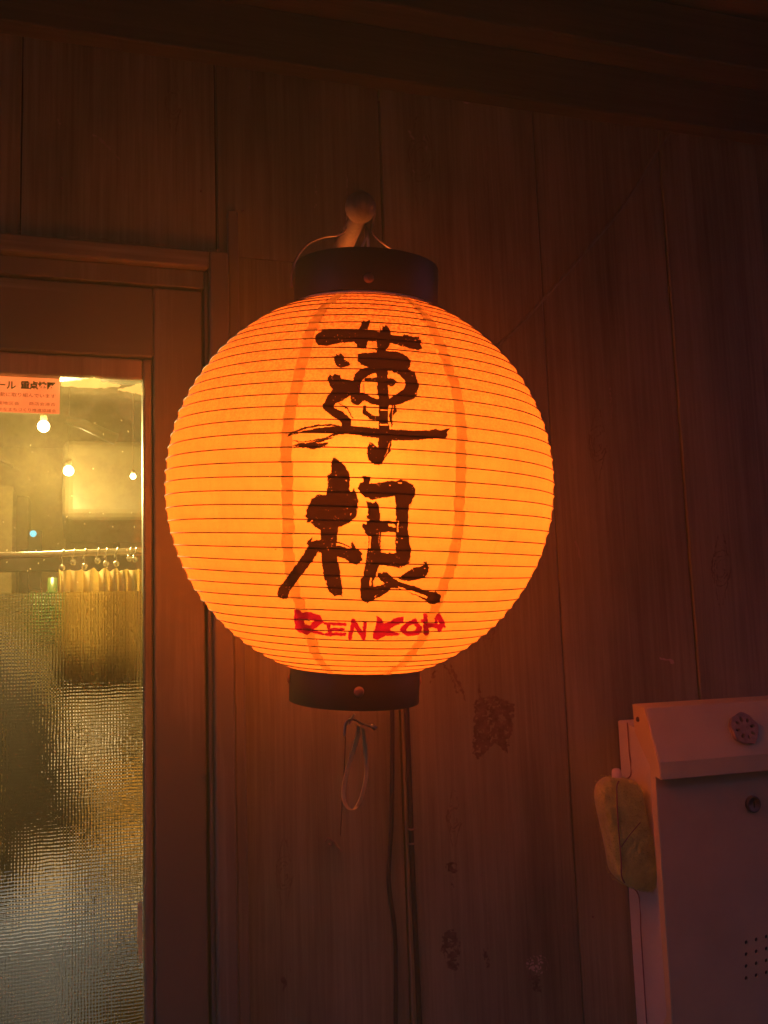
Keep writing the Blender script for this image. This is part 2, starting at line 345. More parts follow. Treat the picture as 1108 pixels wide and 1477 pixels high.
def noise2(h, w_, cell, seed=0):
    r = np.random.default_rng(seed); gh, gw = int(h / cell) + 3, int(w_ / cell) + 3
    g = r.random((gh, gw)); yy = np.arange(h) / cell; xx = np.arange(w_) / cell
    y0 = yy.astype(int); x0 = xx.astype(int); fy = (yy - y0)[:, None]; fx = (xx - x0)[None]
    fy = fy * fy * (3 - 2 * fy); fx = fx * fx * (3 - 2 * fx)
    a = g[y0][:, x0]; b = g[y0][:, x0 + 1]; c = g[y0 + 1][:, x0]; d = g[y0 + 1][:, x0 + 1]
    return (a * (1 - fx) + b * fx) * (1 - fy) + (c * (1 - fx) + d * fx) * fy
class Raster:                                          # paints brush shapes on a fine grid, then meshes the painted cells
    def __init__(s, x0, y0, x1, y1, st, rag=1.0, seed=1):
        s.x0, s.y0, s.st = x0, y0, st; s.w = int((x1 - x0) / st); s.h = int((y1 - y0) / st)
        X, Y = np.meshgrid(x0 + (np.arange(s.w) + .5) * st, y0 + (np.arange(s.h) + .5) * st)
        c1, c2 = 3.2 / st, 1.3 / st
        s.X = X + rag * ((noise2(s.h, s.w, c1, seed) - .5) * 2.4 + (noise2(s.h, s.w, c2, seed + 1) - .5) * 1.4)
        s.Y = Y + rag * ((noise2(s.h, s.w, c1, seed + 2) - .5) * 2.4 + (noise2(s.h, s.w, c2, seed + 3) - .5) * 1.4)
        s.RX, s.RY = X, Y
        s.m = np.zeros((s.h, s.w), bool)
    def poly(s, pts, val=True, raw=False):
        X, Y = (s.RX, s.RY) if raw else (s.X, s.Y)
        ins = np.zeros_like(s.m); n = len(pts)
        for i in range(n):
            (xa, ya), (xb, yb) = pts[i], pts[(i + 1) % n]
            if ya == yb: continue
            c = ((ya > Y) != (yb > Y)) & (X < (xb - xa) * (Y - ya) / (yb - ya) + xa); ins ^= c
        s.m = (s.m | ins) if val else (s.m & ~ins)
    def line(s, pts, val=True):                        # pts of (x, y, width)
        for (xa, ya, wa), (xb, yb, wb) in zip(pts[:-1], pts[1:]):
            dx, dy = xb - xa, yb - ya; L2 = dx * dx + dy * dy + 1e-9
            t = np.clip(((s.X - xa) * dx + (s.Y - ya) * dy) / L2, 0, 1)
            d = np.hypot(s.X - xa - t * dx, s.Y - ya - t * dy); hit = d < (wa + (wb - wa) * t) / 2
            s.m = (s.m | hit) if val else (s.m & ~hit)
    def mesh(s, fn, maxrun=8):                         # fn maps (x, y) arrays to points
        quads = []
        for j in range(s.h):
            row = s.m[j]; i = 0
            while i < s.w:
                if row[i]:
                    k = i
                    while k < s.w and row[k] and k - i < maxrun: k += 1
                    quads.append((i, j, k)); i = k
                else: i += 1
        q = np.array(quads, float)
        if not len(q): return MB()
        xa = s.x0 + q[:, 0] * s.st; xb = s.x0 + q[:, 2] * s.st; ya = s.y0 + q[:, 1] * s.st; yb = ya + s.st
        P = np.stack([np.stack([xa, ya], 1), np.stack([xb, ya], 1), np.stack([xb, yb], 1), np.stack([xa, yb], 1)], 1).reshape(-1, 2)
        P3 = fn(P[:, 0], P[:, 1]); mb = MB(); mb.v = [tuple(p) for p in P3]
        n = len(q); mb.f = [(4 * i, 4 * i + 1, 4 * i + 2, 4 * i + 3) for i in range(n)]
        return mb

def flat_shape(name, outer, holes, thick, matl, parent, Mx, bevel=0):   # filled 2D outline with holes, local xy extruded
    cu = bpy.data.curves.new(name, 'CURVE'); cu.dimensions = '2D'; cu.fill_mode = 'BOTH'; cu.extrude = thick / 2; cu.bevel_depth = bevel
    for pts in [outer] + holes:
        sp = cu.splines.new('POLY'); sp.points.add(len(pts) - 1); sp.use_cyclic_u = True
        for p, q in zip(sp.points, pts): p.co = (q[0], q[1], 0, 1)
    tmp = bpy.data.objects.new('tmp', cu); COL.objects.link(tmp)
    dg = bpy.context.evaluated_depsgraph_get(); dg.update()
    me = bpy.data.meshes.new_from_object(tmp.evaluated_get(dg)); bpy.data.objects.remove(tmp)
    me.name = name; me.materials.clear(); me.materials.append(matl)
    o = bpy.data.objects.new(name, me); COL.objects.link(o)
    me.transform(Mx if parent is None else wm(parent).inverted() @ Mx)
    if parent is not None: o.parent = parent
    return o
def circ(cx, cy, r, n=16, sx=1, sy=1, rot=0):
    return [(cx + r * sx * math.cos(a) * math.cos(rot) - r * sy * math.sin(a) * math.sin(rot), cy + r * sx * math.cos(a) * math.sin(rot) + r * sy * math.sin(a) * math.cos(rot)) for a in [2 * math.pi * k / n for k in range(n)]]

# ------------------------------------------------------------------ setting: street, timber wall
MB().box(-9, 9, -9, .02, -.1, 0).build('ground', M['asphalt']).__setitem__('kind', 'structure')

MB().box(-9, 9, -6.4, -6, 0, 5.4).build('added_sky_blocker', M['asphalt']).__setitem__('kind', 'structure')  # out-of-view wall added to block low sky and grade the board light
wall = empty('timber_wall', (.5, 0, 0))
tag(wall, 'dark stained vertical board wall of the shop front behind the glowing lantern', 'wall')
def plank(x0, x1, z0, z1, dy=0, g=.0010):
    x0 += g; x1 -= g  # open joint
    n = 14; vs = []; fs = []                      # gently wavy long edges
    a = [(random.random() - .5) * .0008 for _ in range(n + 1)]; b = [(random.random() - .5) * .0008 for _ in range(n + 1)]
    for i in range(n + 1):
        z = z0 + (z1 - z0) * i / n
        for x, y in ((x0 + a[i], .012 + dy), (x0 + a[i], dy + .0012), (x0 + a[i] + .0016, dy), (x1 + b[i] - .0016, dy), (x1 + b[i], dy + .0012), (x1 + b[i], .012 + dy)): vs.append((x, y, z))
    for i in range(n):
        for k in range(6): fs.append((i * 6 + k, i * 6 + (k + 1) % 6, i * 6 + 6 + (k + 1) % 6, i * 6 + 6 + k))
    fs.append((5, 4, 3, 2, 1, 0)); fs.append(tuple(n * 6 + k for k in range(6)))
    return MB().add(vs, fs).build('plank', M['plank'], wall)
ztop = 2.75
zh = at(165, 347, -.02).z                          # top of the door casing
xs_door = [-.76, -.53, -.30, at(31, 200, 0).x, at(311, 200, 0).x]
for a, b in zip(xs_door[:-1], xs_door[1:]): plank(a, b, zh + .001, ztop, random.uniform(-.0012, .0008))
x330 = at(330, 362, -.02).x; x350 = at(350, 700, -.012).x
sm = [at(312, 200, 0).x, at(552, 300, 0).x, at(770, 200, 0).x, at(950, 200, 0).x, at(1092, 250, 0).x]
print('x', x330, x350, sm, zh)
P = []
P.append(plank(sm[0], x350, zh + .001, ztop, .0002) if False else None)
p2 = plank(sm[0], sm[1], zh + .001, ztop, .0); 
p2b = plank(x330 + .001, sm[1], 0, zh, .0)
for a, b, dy in ((sm[1], sm[2], -.0012), (sm[2], sm[3], .0008), (sm[3], sm[4], -.001), (sm[4], 1.26, .004), (1.26, 1.5, 0), (1.5, 1.74, .001)):
    plank(a, b, 0, ztop, dy)
for a, b in ((-1.5, -1.26), (-1.26, -1.01), (-1.01, -.76)): plank(a, b, 0, ztop)
MB().box(-1.5, -.76, .018, .03, 0, ztop).box(x330 - .004, 1.74, .018, .03, 0, ztop).box(-.76, x330 - .004, .018, .03, zh - .02, ztop).build('backing_board', M['gap'], wall)
for px, py, r in ((86, 48, .0022), (74, 82, .0014), (89, 258, .0014), (290, 276, .0016), (360, 127, .0014), (350, 305, .0016), (594, 1196, .0012), (776, 1180, .0012), (812, 1335, .0013), (855, 1322, .0013), (694, 1262, .0012), (546, 148, .0014), (963, 1010, .001)):
    c = at(px, py, 0)
    MB().lathe([(r, -.001), (r, .0008), (r * .6, .0014), (.0001, .0015)], 10, Matrix.Translation((c.x, -.0012, c.z)) @ Matrix.Rotation(rad(90), 4, 'X')).build('nail_head', M['nail'], wall, smooth=True)

def wall_pt(Y):
    def fn(xs, ys):
        out = []
        for a, b in zip(xs, ys): out.append(tuple(at(a, b, Y)))
        return out
    return fn
# scuffs, pale scratches and runs on the boards
M['scuff'] = mat('worn wood', (.40, .36, .27), .6, noise=.3, scale=60)
for x, y, dx, dy, w_ in ((135, 195, 28, 20, 3), (150, 205, 24, 28, 2), (82, 168, 6, 22, 1.5), (342, 88, -8, 26, 1.6), (500, 250, 1, 60, 1.2), (590, 190, 8, 18, 4), (612, 196, 4, 30, 2), (596, 246, 14, 14, 2.4), (700, 190, 2, 90, 1.2), (455, 250, 0, 50, 1.1), (880, 560, 3, 60, 1.2), (700, 1330, 26, 14, 2), (830, 780, 8, 30, 2), (905, 480, 2, 45, 1.1), (390, 1120, 2, 60, 1.1), (450, 1300, 2, 50, 1.1)):
    r = Raster(x - 14, y - 6, x + dx + 10, y + dy + 8, .8, 1.2, x)
    r.line([(x, y, w_), (x + dx * .5 + 1, y + dy * .5, w_ * .8), (x + dx, y + dy, w_ * .4)])
    r.m &= noise2(r.h, r.w, 6, 16 + y) > .45
    if r.m.any(): r.mesh(wall_pt(-.0017)).build('scuff_mark', M['scuff'], wall)
# knots: grain lines curling round a darker heart
M['knot'] = mat('knot grain', (.19, .19, .12), .6, noise=.35, scale=60)
for kx, ky, kw, kh in ((607, 228, 17, 34), (250, 150, 10, 22), (862, 640, 11, 26), (410, 1260, 11, 24), (704, 900, 9, 22), (1040, 820, 12, 26), (655, 1180, 9, 20)):
    r = Raster(kx - 28, ky - 78, kx + 28, ky + 78, .9, .9, kx)
    for q in (1.0, .72, .46, .2):
        r.line([(kx + kw * q * math.cos(t) + q * 2 * math.sin(3 * t), ky + kh * q * math.sin(t), 1.1 + .7 * (q < .3)) for t in [2 * math.pi * k / 26 for k in range(27)]])
    r.line([(kx, ky - 1, 4), (kx, ky + 3, 4)])
    for sx in (-1, 1): r.line([(kx + sx * kw * .2, ky - kh * 2.1, .8), (kx + sx * kw * 1.15, ky, 1.2), (kx + sx * kw * .2, ky + kh * 2.1, .8)])
    r.m &= noise2(r.h, r.w, 7, 18) > .34
    r.mesh(wall_pt(-.00155)).build('knot', M['knot'], wall)
# torn dark residue, scratches and specks on the boards
r = Raster(600, 940, 760, 1110, .8, 1.6, 11)
r.poly([(685, 1010), (712, 1003), (742, 1015), (740, 1050), (731, 1085), (716, 1072), (704, 1080), (690, 1098), (682, 1085), (684, 1040)])
r.line([(628, 968, 4), (620, 985, 2)]); r.line([(650, 960, 3), (664, 992, 5), (672, 1010, 2)]); r.line([(640, 958, 3), (652, 975, 3), (660, 1000, 2)]); r.line([(690, 985, 3), (695, 1015, 5)])
r.m &= noise2(r.h, r.w, 5, 5) * .6 + noise2(r.h, r.w, 2, 55) * .4 > .36
r.mesh(wall_pt(-.0016)).build('tape_residue', M['stain'], wall)
r = Raster(740, 1360, 810, 1440, .6, .6, 21)
r.m |= (np.hypot((r.RX - 775) / 16, (r.RY - 1392) / 15) < 1) & (noise2(r.h, r.w, 3, 31) > .66)
r.mesh(wall_pt(-.0016)).build('label_remains', M['paint_fleck'], wall)
r = Raster(620, 1230, 800, 1440, .9, 1.8, 41)
r.poly([(640, 1345), (655, 1340), (664, 1360), (660, 1400), (645, 1395), (636, 1370)]); r.line([(652, 1250, 16), (655, 1256, 10)]); r.line([(653, 1260, 3), (653, 1280, 2)]); r.line([(766, 1172, 3), (768, 1182, 8)]); r.line([(700, 1370, 6), (703, 1395, 5)])
r.line([(770, 1415, 22), (776, 1425, 14)]); r.line([(766, 1180, 8), (768, 1186, 4)])
r.m &= noise2(r.h, r.w, 5, 6) * .6 + noise2(r.h, r.w, 2, 56) * .4 > .42
r.mesh(wall_pt(-.00155)).build('tape_residue', M['stain'], wall)
r = Raster(400, 1380, 425, 1440, .6, 1, 51); r.line([(408, 1412, 8), (411, 1420, 5), (409, 1430, 2)]); r.line([(419, 1158 + 240, 1), (419, 1399, 1)])
r.mesh(wall_pt(-.0006)).build('tape_residue', M['stain'], wall)
r = Raster(660, 138, 690, 156, .5, .8, 61); r.line([(673, 146, 8), (676, 145, 7)]); r.mesh(wall_pt(-.0016)).build('paint_fleck', M['paint_fleck'], wall)
r = Raster(945, 940, 980, 965, .5, 1, 62); r.line([(952, 950, 2.5), (966, 952, 3), (970, 955, 5)]); r.mesh(wall_pt(-.0016)).build('paint_fleck', M['paint_fleck'], wall)

# eave over the wall
eave = empty('eave', (.5, 0, 2.37))
tag(eave, 'dark wooden eave beam and soffit running along the top of the board wall', 'eave')
zb = at(550, 112, -.03).z
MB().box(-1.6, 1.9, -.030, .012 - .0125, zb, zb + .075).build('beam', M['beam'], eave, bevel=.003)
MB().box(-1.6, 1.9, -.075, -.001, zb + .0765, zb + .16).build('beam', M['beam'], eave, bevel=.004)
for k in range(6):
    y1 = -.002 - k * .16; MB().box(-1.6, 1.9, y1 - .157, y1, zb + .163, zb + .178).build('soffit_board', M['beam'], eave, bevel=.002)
MB().box(-1.6, 1.9, -.99, -.965, 2.29, zb + .26).build('added_unseen_fascia', M['beam'], eave, bevel=.003)  # out of view, hung low to keep sky light off the upper wall

# ------------------------------------------------------------------ door with glass
door = empty('glazed_door', (-.25, 0, 0))
tag(door, 'brown painted wooden door with clear upper glass and woven patterned lower glass, left of the lantern', 'door')
frame = empty('door_frame', (-.25, 0, 0))
tag(frame, 'brown painted wooden casing around the glazed door', 'door frame')
x303 = at(303, 420, -.018).x; z386 = at(302, 386, -.018).z
XL = -.74
MB().box(x303, x330, -.018, .012, 0, zh).build('casing', M['door'], frame, bevel=.003)
MB().box(XL, x303 - .0005, -.0178, .012, z386, zh - .0006).build('casing', M['doorh'], frame, bevel=.003)
MB().box(XL - .03, XL - .0005, -.018, .012, 0, zh).build('casing', M['door'], frame, bevel=.003)
MB().box(x330 + .0008, x350, -.010, -.0003, 0, at(350, 303, -.012).z).build('batten', M['door'], frame, bevel=.0025)
r = Raster(0, 325, 332, 372, .7, .9, 71)       # flaking pale edge along the casing top
for xa, xb in ((0, 30), (96, 170), (178, 262), (296, 329)):
    ya = 332 + xa * .091; yb = 332 + xb * .091; r.line([(xa, ya, 1.6), (xb, yb, 1.8)])
r.m &= noise2(r.h, r.w, 5, 9) > .38
r.mesh(wall_pt(-.0188)).build('worn_edge', M['bead'], frame)
x292 = at(292, 500, -.004).x; z420 = at(292, 420, -.004).z
MB().box(XL - .03, x330, .0305, .036, z420 - .012, zh).box(x292 - .012, x330, .0305, .036, 0, z420 - .0125).box(XL - .03, XL + .012, .0305, .036, 0, z420 - .0125).build('added_light_leak_strips', M['door'], frame)  # unseen strips added to block room light leaking through the frame gaps
# jamb reveal
MB().box(x292 + .003, x303 - .0006, -.006, .03, 0, z386 - .0006).box(XL, x292 + .0025, -.0058, .03, z420 + .003, z386 - .0007).build('jamb', M['door'], frame, bevel=.001)
xb0 = at(206, 900, .012).x; xb1 = at(222, 900, .004).x; zg = at(150, 549, .012).z; zb1 = at(150, 514, .004).z
MB().box(xb1, x292, -.004, .03, .02, z420).build('stile', M['door'], door, bevel=.0025)
MB().box(XL + .004, XL + .09, -.004, .03, .02, z420).build('stile', M['door'], door, bevel=.0025)
MB().box(XL + .0905, xb1 - .0004, -.0038, .03, zb1, z420 - .0004).build('rail', M['doorh'], door, bevel=.0025)
MB().box(XL + .0905, xb1 - .0004, -.0038, .03, .02, .22).build('rail', M['doorh'], door, bevel=.0025)
def bead(pts):
    return MB().prism(pts, .003, .028)
xl = XL + .091
MB().box(xb0, xb1 - .0012, .0012, .028, .221, zb1 - .001).build('glazing_bead', M['bead'], door, bevel=.003)
MB().box(xl, xb0 - .0005, .001, .028, zg, zb1 - .0015).build('glazing_bead', M['bead'], door, bevel=.003)
zf = at(100, 854, .014).z
MB().box(xl, xb0, .0150, .0175, zf + .0005, zg).build('clear_pane', M['clear'], door)
MB().box(xb0 + .001, x292 - .004, .0285, .031, .2, z420 - .004).box(XL + .012, xb0, .0285, .031, zg + .001, z420 - .004).build('added_light_leak_backing', M['door'], door)  # unseen backing added to stop room light showing beside the glass
# woven patterned pane, relief modelled
def woven(x0, x1, z0, z1):
    p = .00345; n = 5; nx = int((x1 - x0) / p * n); nz = int((z1 - z0) / p * n)
    xs = np.linspace(x0, x1, nx + 1); zs = np.linspace(z0, z1, nz + 1)
    X, Z = np.meshgrid(xs, zs)
    jx = (noise2(nz + 1, nx + 1, 22, 3) - .5) * .9; jz = (noise2(nz + 1, nx + 1, 18, 4) - .5) * .9
    a = np.sin(math.pi * (X / p + jx * .35)); b = np.sin(math.pi * (Z / (p * 1.12) + jz * .35))
    hgt = .00034 * (np.abs(a) ** .8 * .75 + np.abs(b) ** .8 * 1.0) + .0002 * (noise2(nz + 1, nx + 1, 3, 8))
    Y = .0146 - hgt
    W = nx + 1; V = [(x, y, z) for x, y, z in zip(X.ravel(), Y.ravel(), Z.ravel())]
    idx = np.arange(W * (nz + 1)).reshape(nz + 1, W)
    f = np.stack([idx[:-1, :-1], idx[:-1, 1:], idx[1:, 1:], idx[1:, :-1]], -1).reshape(-1, 4)
    mb = MB(); mb.v = V; mb.f = [tuple(q) for q in f]
    n0 = len(V); mb.v += [(x0, .0172, z0), (x1, .0172, z0), (x1, .0172, z1), (x0, .0172, z1)]
    mb.f.append((n0, n0 + 3, n0 + 2, n0 + 1)); return mb
wp = woven(at(-40, 900, .014).x, xb0, at(100, 1520, .014).z, zf).build('patterned_pane', M['woven'], door, smooth=True)
MB().box(xl, at(-41, 900, .014).x, .0145, .0172, .221, zf).box(at(-41, 900, .014).x, xb0, .0145, .0172, .221, at(100, 1521, .014).z).build('lower_pane', M['woven'], door)
# torn paper left along the top edge of the glass
r = Raster(84, 538, 210, 580, .5, .8, 81)
r.poly([(88, 550), (110, 549), (125, 546), (140, 545), (146, 550), (165, 553), (176, 555), (172, 558), (140, 560), (110, 559), (88, 557)])
r.poly([(186, 558), (200, 553), (203, 552), (206, 570), (190, 566), (170, 563), (172, 561)])
r.mesh(wall_pt(.0002)).build('torn_paper', M['peel'], door)
r = Raster(196, 1290, 212, 1400, .5, .5, 82); r.poly([(199, 1302), (205, 1298), (205.5, 1345), (206, 1386), (200, 1391), (198, 1350)])
r.mesh(wall_pt(.0005)).build('torn_paper', M['peel'], door)
# dried specks on the clear glass
r = Raster(0, 560, 205, 850, .5, .7, 83)
for q in range(46):
    x = rng.uniform(2, 200); y = rng.uniform(605, 840); r.line([(x, y, rng.uniform(.7, 2.)), (x + rng.uniform(-1, 2), y + rng.uniform(-1, 1.5), .6)])
r.mesh(wall_pt(.0143)).build('dried_specks', M['peel'], door)['kind'] = 'stuff'

st = empty('sticker', tuple(at(42, 596, .013)))
tag(st, 'pink notice sticker with green and brown Japanese print on top of the door glass', 'sticker')
a = at(-45, 541, .0128); b = at(86, 596, .0128); zt = at(42, 543.5, .0128).z
MB().box(a.x, b.x, .0128, .0134, b.z - .001, zt).build('sheet', M['sticker'], st)
def text(s, px, py, hpx, matl, parent, Y, wpx=None, name='lettering', bold=0):
    cu = bpy.data.curves.new(name, 'FONT'); cu.body = s; cu.size = 1; cu.offset = bold; cu.resolution_u = 3
    tmp = bpy.data.objects.new('tmp', cu); COL.objects.link(tmp)
    dg = bpy.context.evaluated_depsgraph_get(); dg.update()
    me = bpy.data.meshes.new_from_object(tmp.evaluated_get(dg)); bpy.data.objects.remove(tmp)
    co = np.empty(len(me.vertices) * 3); me.vertices.foreach_get('co', co); co = co.reshape(-1, 3)
    mn = co.min(0); mx = co.max(0)
    p0 = at(px, py, Y); sc_ = (at(px, py - hpx, Y).z - p0.z) / (mx[1] - mn[1]); sx = sc_
    if wpx: sx = (at(px + wpx, py, Y).x - p0.x) / (mx[0] - mn[0])
    T = [(p0.x + (c[0] - mn[0]) * sx, Y, p0.z + (c[1] - mn[1]) * sc_) for c in co]
    mb = MB(); mb.v = T; mb.f = [tuple(pl.vertices) for pl in me.polygons]
    return mb.build(name, matl, parent)
text('ルール', -20, 559.5, 11, M['st_green'], st, .0124, 43, bold=.02)
text('重点地区', 30, 561, 12, M['st_green'], st, .0124, 50, bold=.05)
text('活動に取り組んでいます', -8, 571, 6, M['st_brown'], st, .0124, 88)
text('主催地区会', -12, 583, 5, M['st_brown'], st, .0124, 40); text('商店会連合', 42, 584.5, 5, M['st_brown'], st, .0124, 38)
text('豊かなまちづくり推進協議会', -10, 592, 5, M['st_brown'], st, .0124, 91)

# ------------------------------------------------------------------ the room behind the glass
room = tag(MB().box(-3, 3.2, 4.0, 4.1, 0, 2.62).build('room_back_wall', M['room_wall']), kind='structure')
tag(MB().box(-3.1, -3, .06, 4.1, 0, 2.62).box(3.2, 3.3, .06, 4.1, 0, 2.62).build('room_side_wall', M['room_wall']), kind='structure')
tag(MB().box(-3.1, 3.3, .06, 4.1, 2.62, 2.7).build('room_ceiling', M['room_ceiling']), kind='structure')
tag(MB().box(-3.1, 3.3, .06, 4.1, -.05, .01).build('room_floor', M['room_floor']), kind='structure')
tag(MB().box(-3.1, XL - .04, .04, .055, 0, 2.62).box(x330, 3.3, .04, .055, 0, 2.62).box(XL - .04, x330, .04, .055, zh, 2.62).build('room_front_wall', M['room_wall']), kind='structure')
def pxbox(mb, x0, y0, x1, y1, Y, dep):
    a = at(x0, y0, Y); b = at(x1, y1, Y); return mb.box(min(a.x, b.x), max(a.x, b.x), Y, Y + dep, min(a.z, b.z), max(a.z, b.z))
hd = tag(pxbox(MB(), 90, 632, 290, 750, 2.6, .9).build('duct_cover', M['hood'], bevel=.04, seg=4), 'large cream boxed duct cover hanging from the ceiling inside', 'duct cover')
tag(pxbox(MB(), -60, 700, 15, 960, 3.0, .3).build('partition', M['room_wall']), 'bright cream partition edge at far left inside', 'partition')
tag(pxbox(MB(), 22, 715, 40, 960, 3.6, .2).build('pillar', M['room_mid'], bevel=.01), 'narrow pale pillar inside beside the bright partition', 'pillar')
cb = empty('cabinet', tuple(at(140, 1477, 3.5))); tag(cb, 'tan wall cabinet with dark posts below the duct cover', 'cabinet')
pxbox(MB(), 95, 762, 290, 960, 3.6, .3).build('panel', M['room_mid'], cb)
pxbox(MB(), 98, 758, 115, 960, 3.5, .05).build('post', M['room_mid'], cb)
pxbox(MB(), 164, 758, 173, 960, 3.5, .05).build('post', M['room_dark'], cb)
pxbox(MB(), 110, 754, 290, 764, 3.45, .06).build('rail', M['room_dark'], cb)
bm_ = tag(pxbox(MB(), -60, 803, 290, 820, 2.2, .08).build('shelf_beam', M['room_dark']), 'dark brown horizontal beam just behind the curtain rod', 'beam')
tag(pxbox(MB(), 28, 818, 38, 1100, 2.3, .04).build('post', M['room_dark']), 'short dark upright under the brown beam', 'post')
tag(pxbox(MB(), 28, 792, 42, 803, 2.25, .05).build('bracket', M['room_dark'], bevel=.006), 'small dark bracket on top of the brown beam', 'bracket')
# wall board slanting at the far left
mb = MB(); a = [at(-30, 640, 2.9), at(0, 655, 2.9), at(19, 672, 2.9), at(0, 664, 2.9), at(-30, 650, 2.9)]
mb.prism([(p.x, p.z) for p in a], 2.9, 2.95)
tag(mb.build('ceiling_bracket', M['room_mid']), 'pale slanting bracket at the far left edge of the room', 'bracket')
# ceiling lamps
def lamp(px, py, Y, rr, label, power):
    c = at(px, py, Y); e = empty('ceiling_lamp_or_reflection_glow', tuple(c)); tag(e, label, 'lamp', 'lit lamps inside the room')
    T = Matrix.Translation(c)
    MB().lathe([(.0001, -rr), (rr * .5, -rr * .86), (rr * .86, -rr * .5), (rr, 0), (rr * .86, rr * .5), (rr * .5, rr * .86), (.0001, rr)], 20, T).build('bulb', M['lampglow'], e, smooth=True)
    MB().lathe([(rr * .6, rr * .95), (rr * .6, rr * 2.2), (rr * .2, rr * 2.4)], 16, T).build('socket', M['room_mid'], e, smooth=True)
    MB().tube([c + Vector((0, 0, rr * 2.3)), Vector((c.x, c.y, 2.62))], .0012).build('cord', M['room_mid'], e)
    ld = bpy.data.lights.new('room lamp light', 'POINT'); ld.energy = power; ld.color = (1, .69, .24); ld.shadow_soft_size = .05
    lo = bpy.data.objects.new('lamp_light', ld); COL.objects.link(lo); lo.parent = e; lo.location = (0, 0, -rr * 1.2 - .055)
lamp(63, 615, .36, .009, 'bright white lit bulb just under the pink sticker', 32 * ROOM)
lamp(99, 679, 2.35, .018, 'yellow lit bulb at the left corner of the duct cover', 9 * ROOM)
lamp(192, 687, 2.3, .010, 'small yellow glow standing for a reflection on the duct cover', 1 * ROOM)  # added dim lamp imitating a yellow reflection on the duct cover
tag(MB().tube([at(96, 606, 2.0), at(120, 612, 2.0), at(168, 634, 2.0)], [.012, .016, .019], 14).build('ceiling_pipe', M['hood'], smooth=True), 'pale pipe slanting down beside the bright bulb', 'pipe')
c = at(48, 770, 3.2)
tag(MB().lathe([(.014, 0), (.014, .012), (.004, .018), (.0001, .018)], 16, Matrix.Translation(c) @ Matrix.Rotation(rad(90), 4, 'X')).build('indicator_light', M['led'], smooth=True), 'tiny cyan indicator light glowing at the back of the room', 'indicator light')
tag(pxbox(MB(), 40, 765, 60, 850, 3.23, .05).build('control_panel', M['room_dark'], bevel=.004), 'dark control panel around the cyan light', 'control panel')
# curtain rod with ring clips
yr = .16
rodc = tag(MB().tube([at(-60, 802.5, yr), at(60, 800, yr), at(160, 796, yr), at(215, 794, yr)], .0042, 12).build('curtain_rod', M['rod'], smooth=True), 'thin pale curtain rod behind the clear door glass', 'curtain rod')
for i, (px, ty, by) in enumerate(((90, 797, 819), (106, 797, 811), (122, 796, 817), (141, 795, 809), (153, 795, 813), (168, 794, 813), (187, 794, 806), (195, 794, 807))):
    a = at(px, ty + 2.5, yr); e = empty('ring_clip', tuple(a))
    tag(e, ('leftmost', 'second from left', 'third from left', 'fourth from left', 'fifth from left', 'sixth from left', 'second from right', 'rightmost')[i] + ' small metal ring clip on the curtain rod', 'ring clip', 'ring clips on the curtain rod')
    R_ = .0062; pts = [a + Vector((.002 * math.sin(t), R_ * math.cos(t), R_ * math.sin(t))) for t in [2 * math.pi * k / 14 for k in range(15)]]
    MB().tube(pts, .0011, 6).build('ring', M['ring'], e, smooth=True)
    b = at(px, by, yr - .004)
    MB().tube([a + Vector((0, -.003, -.006)), b + Vector((0, 0, .003))], .0006, 5).build('wire', M['ring'], e)
    MB().lathe([(.0001, -.0042), (.003, -.003), (.0042, 0), (.003, .003), (.0001, .0042)], 10, Matrix.Translation(b)).build('clip', M['ring'], e, smooth=True)
M['curtain'] = ink_mat('sheer curtain', (.38, .32, .17), (.28, .24, .14))
# curtain, pleated
mb = MB(); x0 = at(84, 830, yr).x; x1 = at(206, 830, yr).x; n = 120; vs = []; fs = []
zt_ = at(150, 819, yr).z; zcb = at(150, 1000, yr).z
for i in range(n + 1):
    t = i / n; x = x0 + (x1 - x0) * t; yy = yr + .006 + .015 * math.sin(t * 46 + 1.5 * math.sin(t * 9)) ; zz = zt_ - .004 * abs(math.sin(t * 23)) 
    for z in (zz, zz - .03, zz - .09, zcb + .006 * math.sin(t * 40)): vs.append((x + (zz - z) * .01 * math.sin(t * 31), yy, z))
for i in range(n):
    for k in range(3): fs.append((i * 4 + k, i * 4 + 4 + k, i * 4 + 5 + k, i * 4 + 1 + k))
cu_ = mb.add(vs, fs).build('curtain', M['curtain'], smooth=True)
tag(cu_, 'short cream pleated curtain clipped under the rod', 'curtain'); so = cu_.modifiers.new('s', 'SOLIDIFY'); so.thickness = .001
# shapes seen blurred through the patterned glass, with boxes added for contrast
tag(pxbox(MB(), 20, 1030, 330, 1500, 1.0, .3).build('counter_front', M['counter'], bevel=.01), 'brown counter front behind the patterned glass', 'counter front')
for px0, py0, px1, py1, Yb, mt_, lb_ in ((118, 1040, 150, 1110, .85, 'white_cloth', 'upright pale box added for contrast behind the patterned glass, upper right of the coat'), (158, 1050, 215, 1092, .84, 'room_dark', 'low dark box added for contrast beside the upright pale box behind the glass'),
        (150, 1150, 230, 1185, .83, 'room_gold', 'flat golden box added for contrast at the middle right behind the glass'), (112, 1235, 160, 1330, .82, 'room_dark', 'tall dark box added for contrast low behind the patterned glass'),
        (166, 1250, 225, 1300, .83, 'white_cloth', 'small pale box added for contrast low at the right behind the glass'), (150, 1350, 230, 1430, .80, 'navy', 'bluish box added for contrast at the bottom right behind the patterned glass')):
    tag(pxbox(MB(), px0, py0, px1, py1, Yb, .06).build('added_contrast_box', M[mt_], bevel=.006), lb_, 'box', 'boxes added for contrast behind the patterned glass')  # generic boxes added so light and dark patches show up the glass relief
coat = MB(); Y0 = .42
outl = [(-30, 900), (12, 942), (45, 968), (78, 1010), (95, 1080), (112, 1160), (124, 1232), (104, 1236), (60, 1222), (40, 1240), (36, 1300), (-30, 1300)]
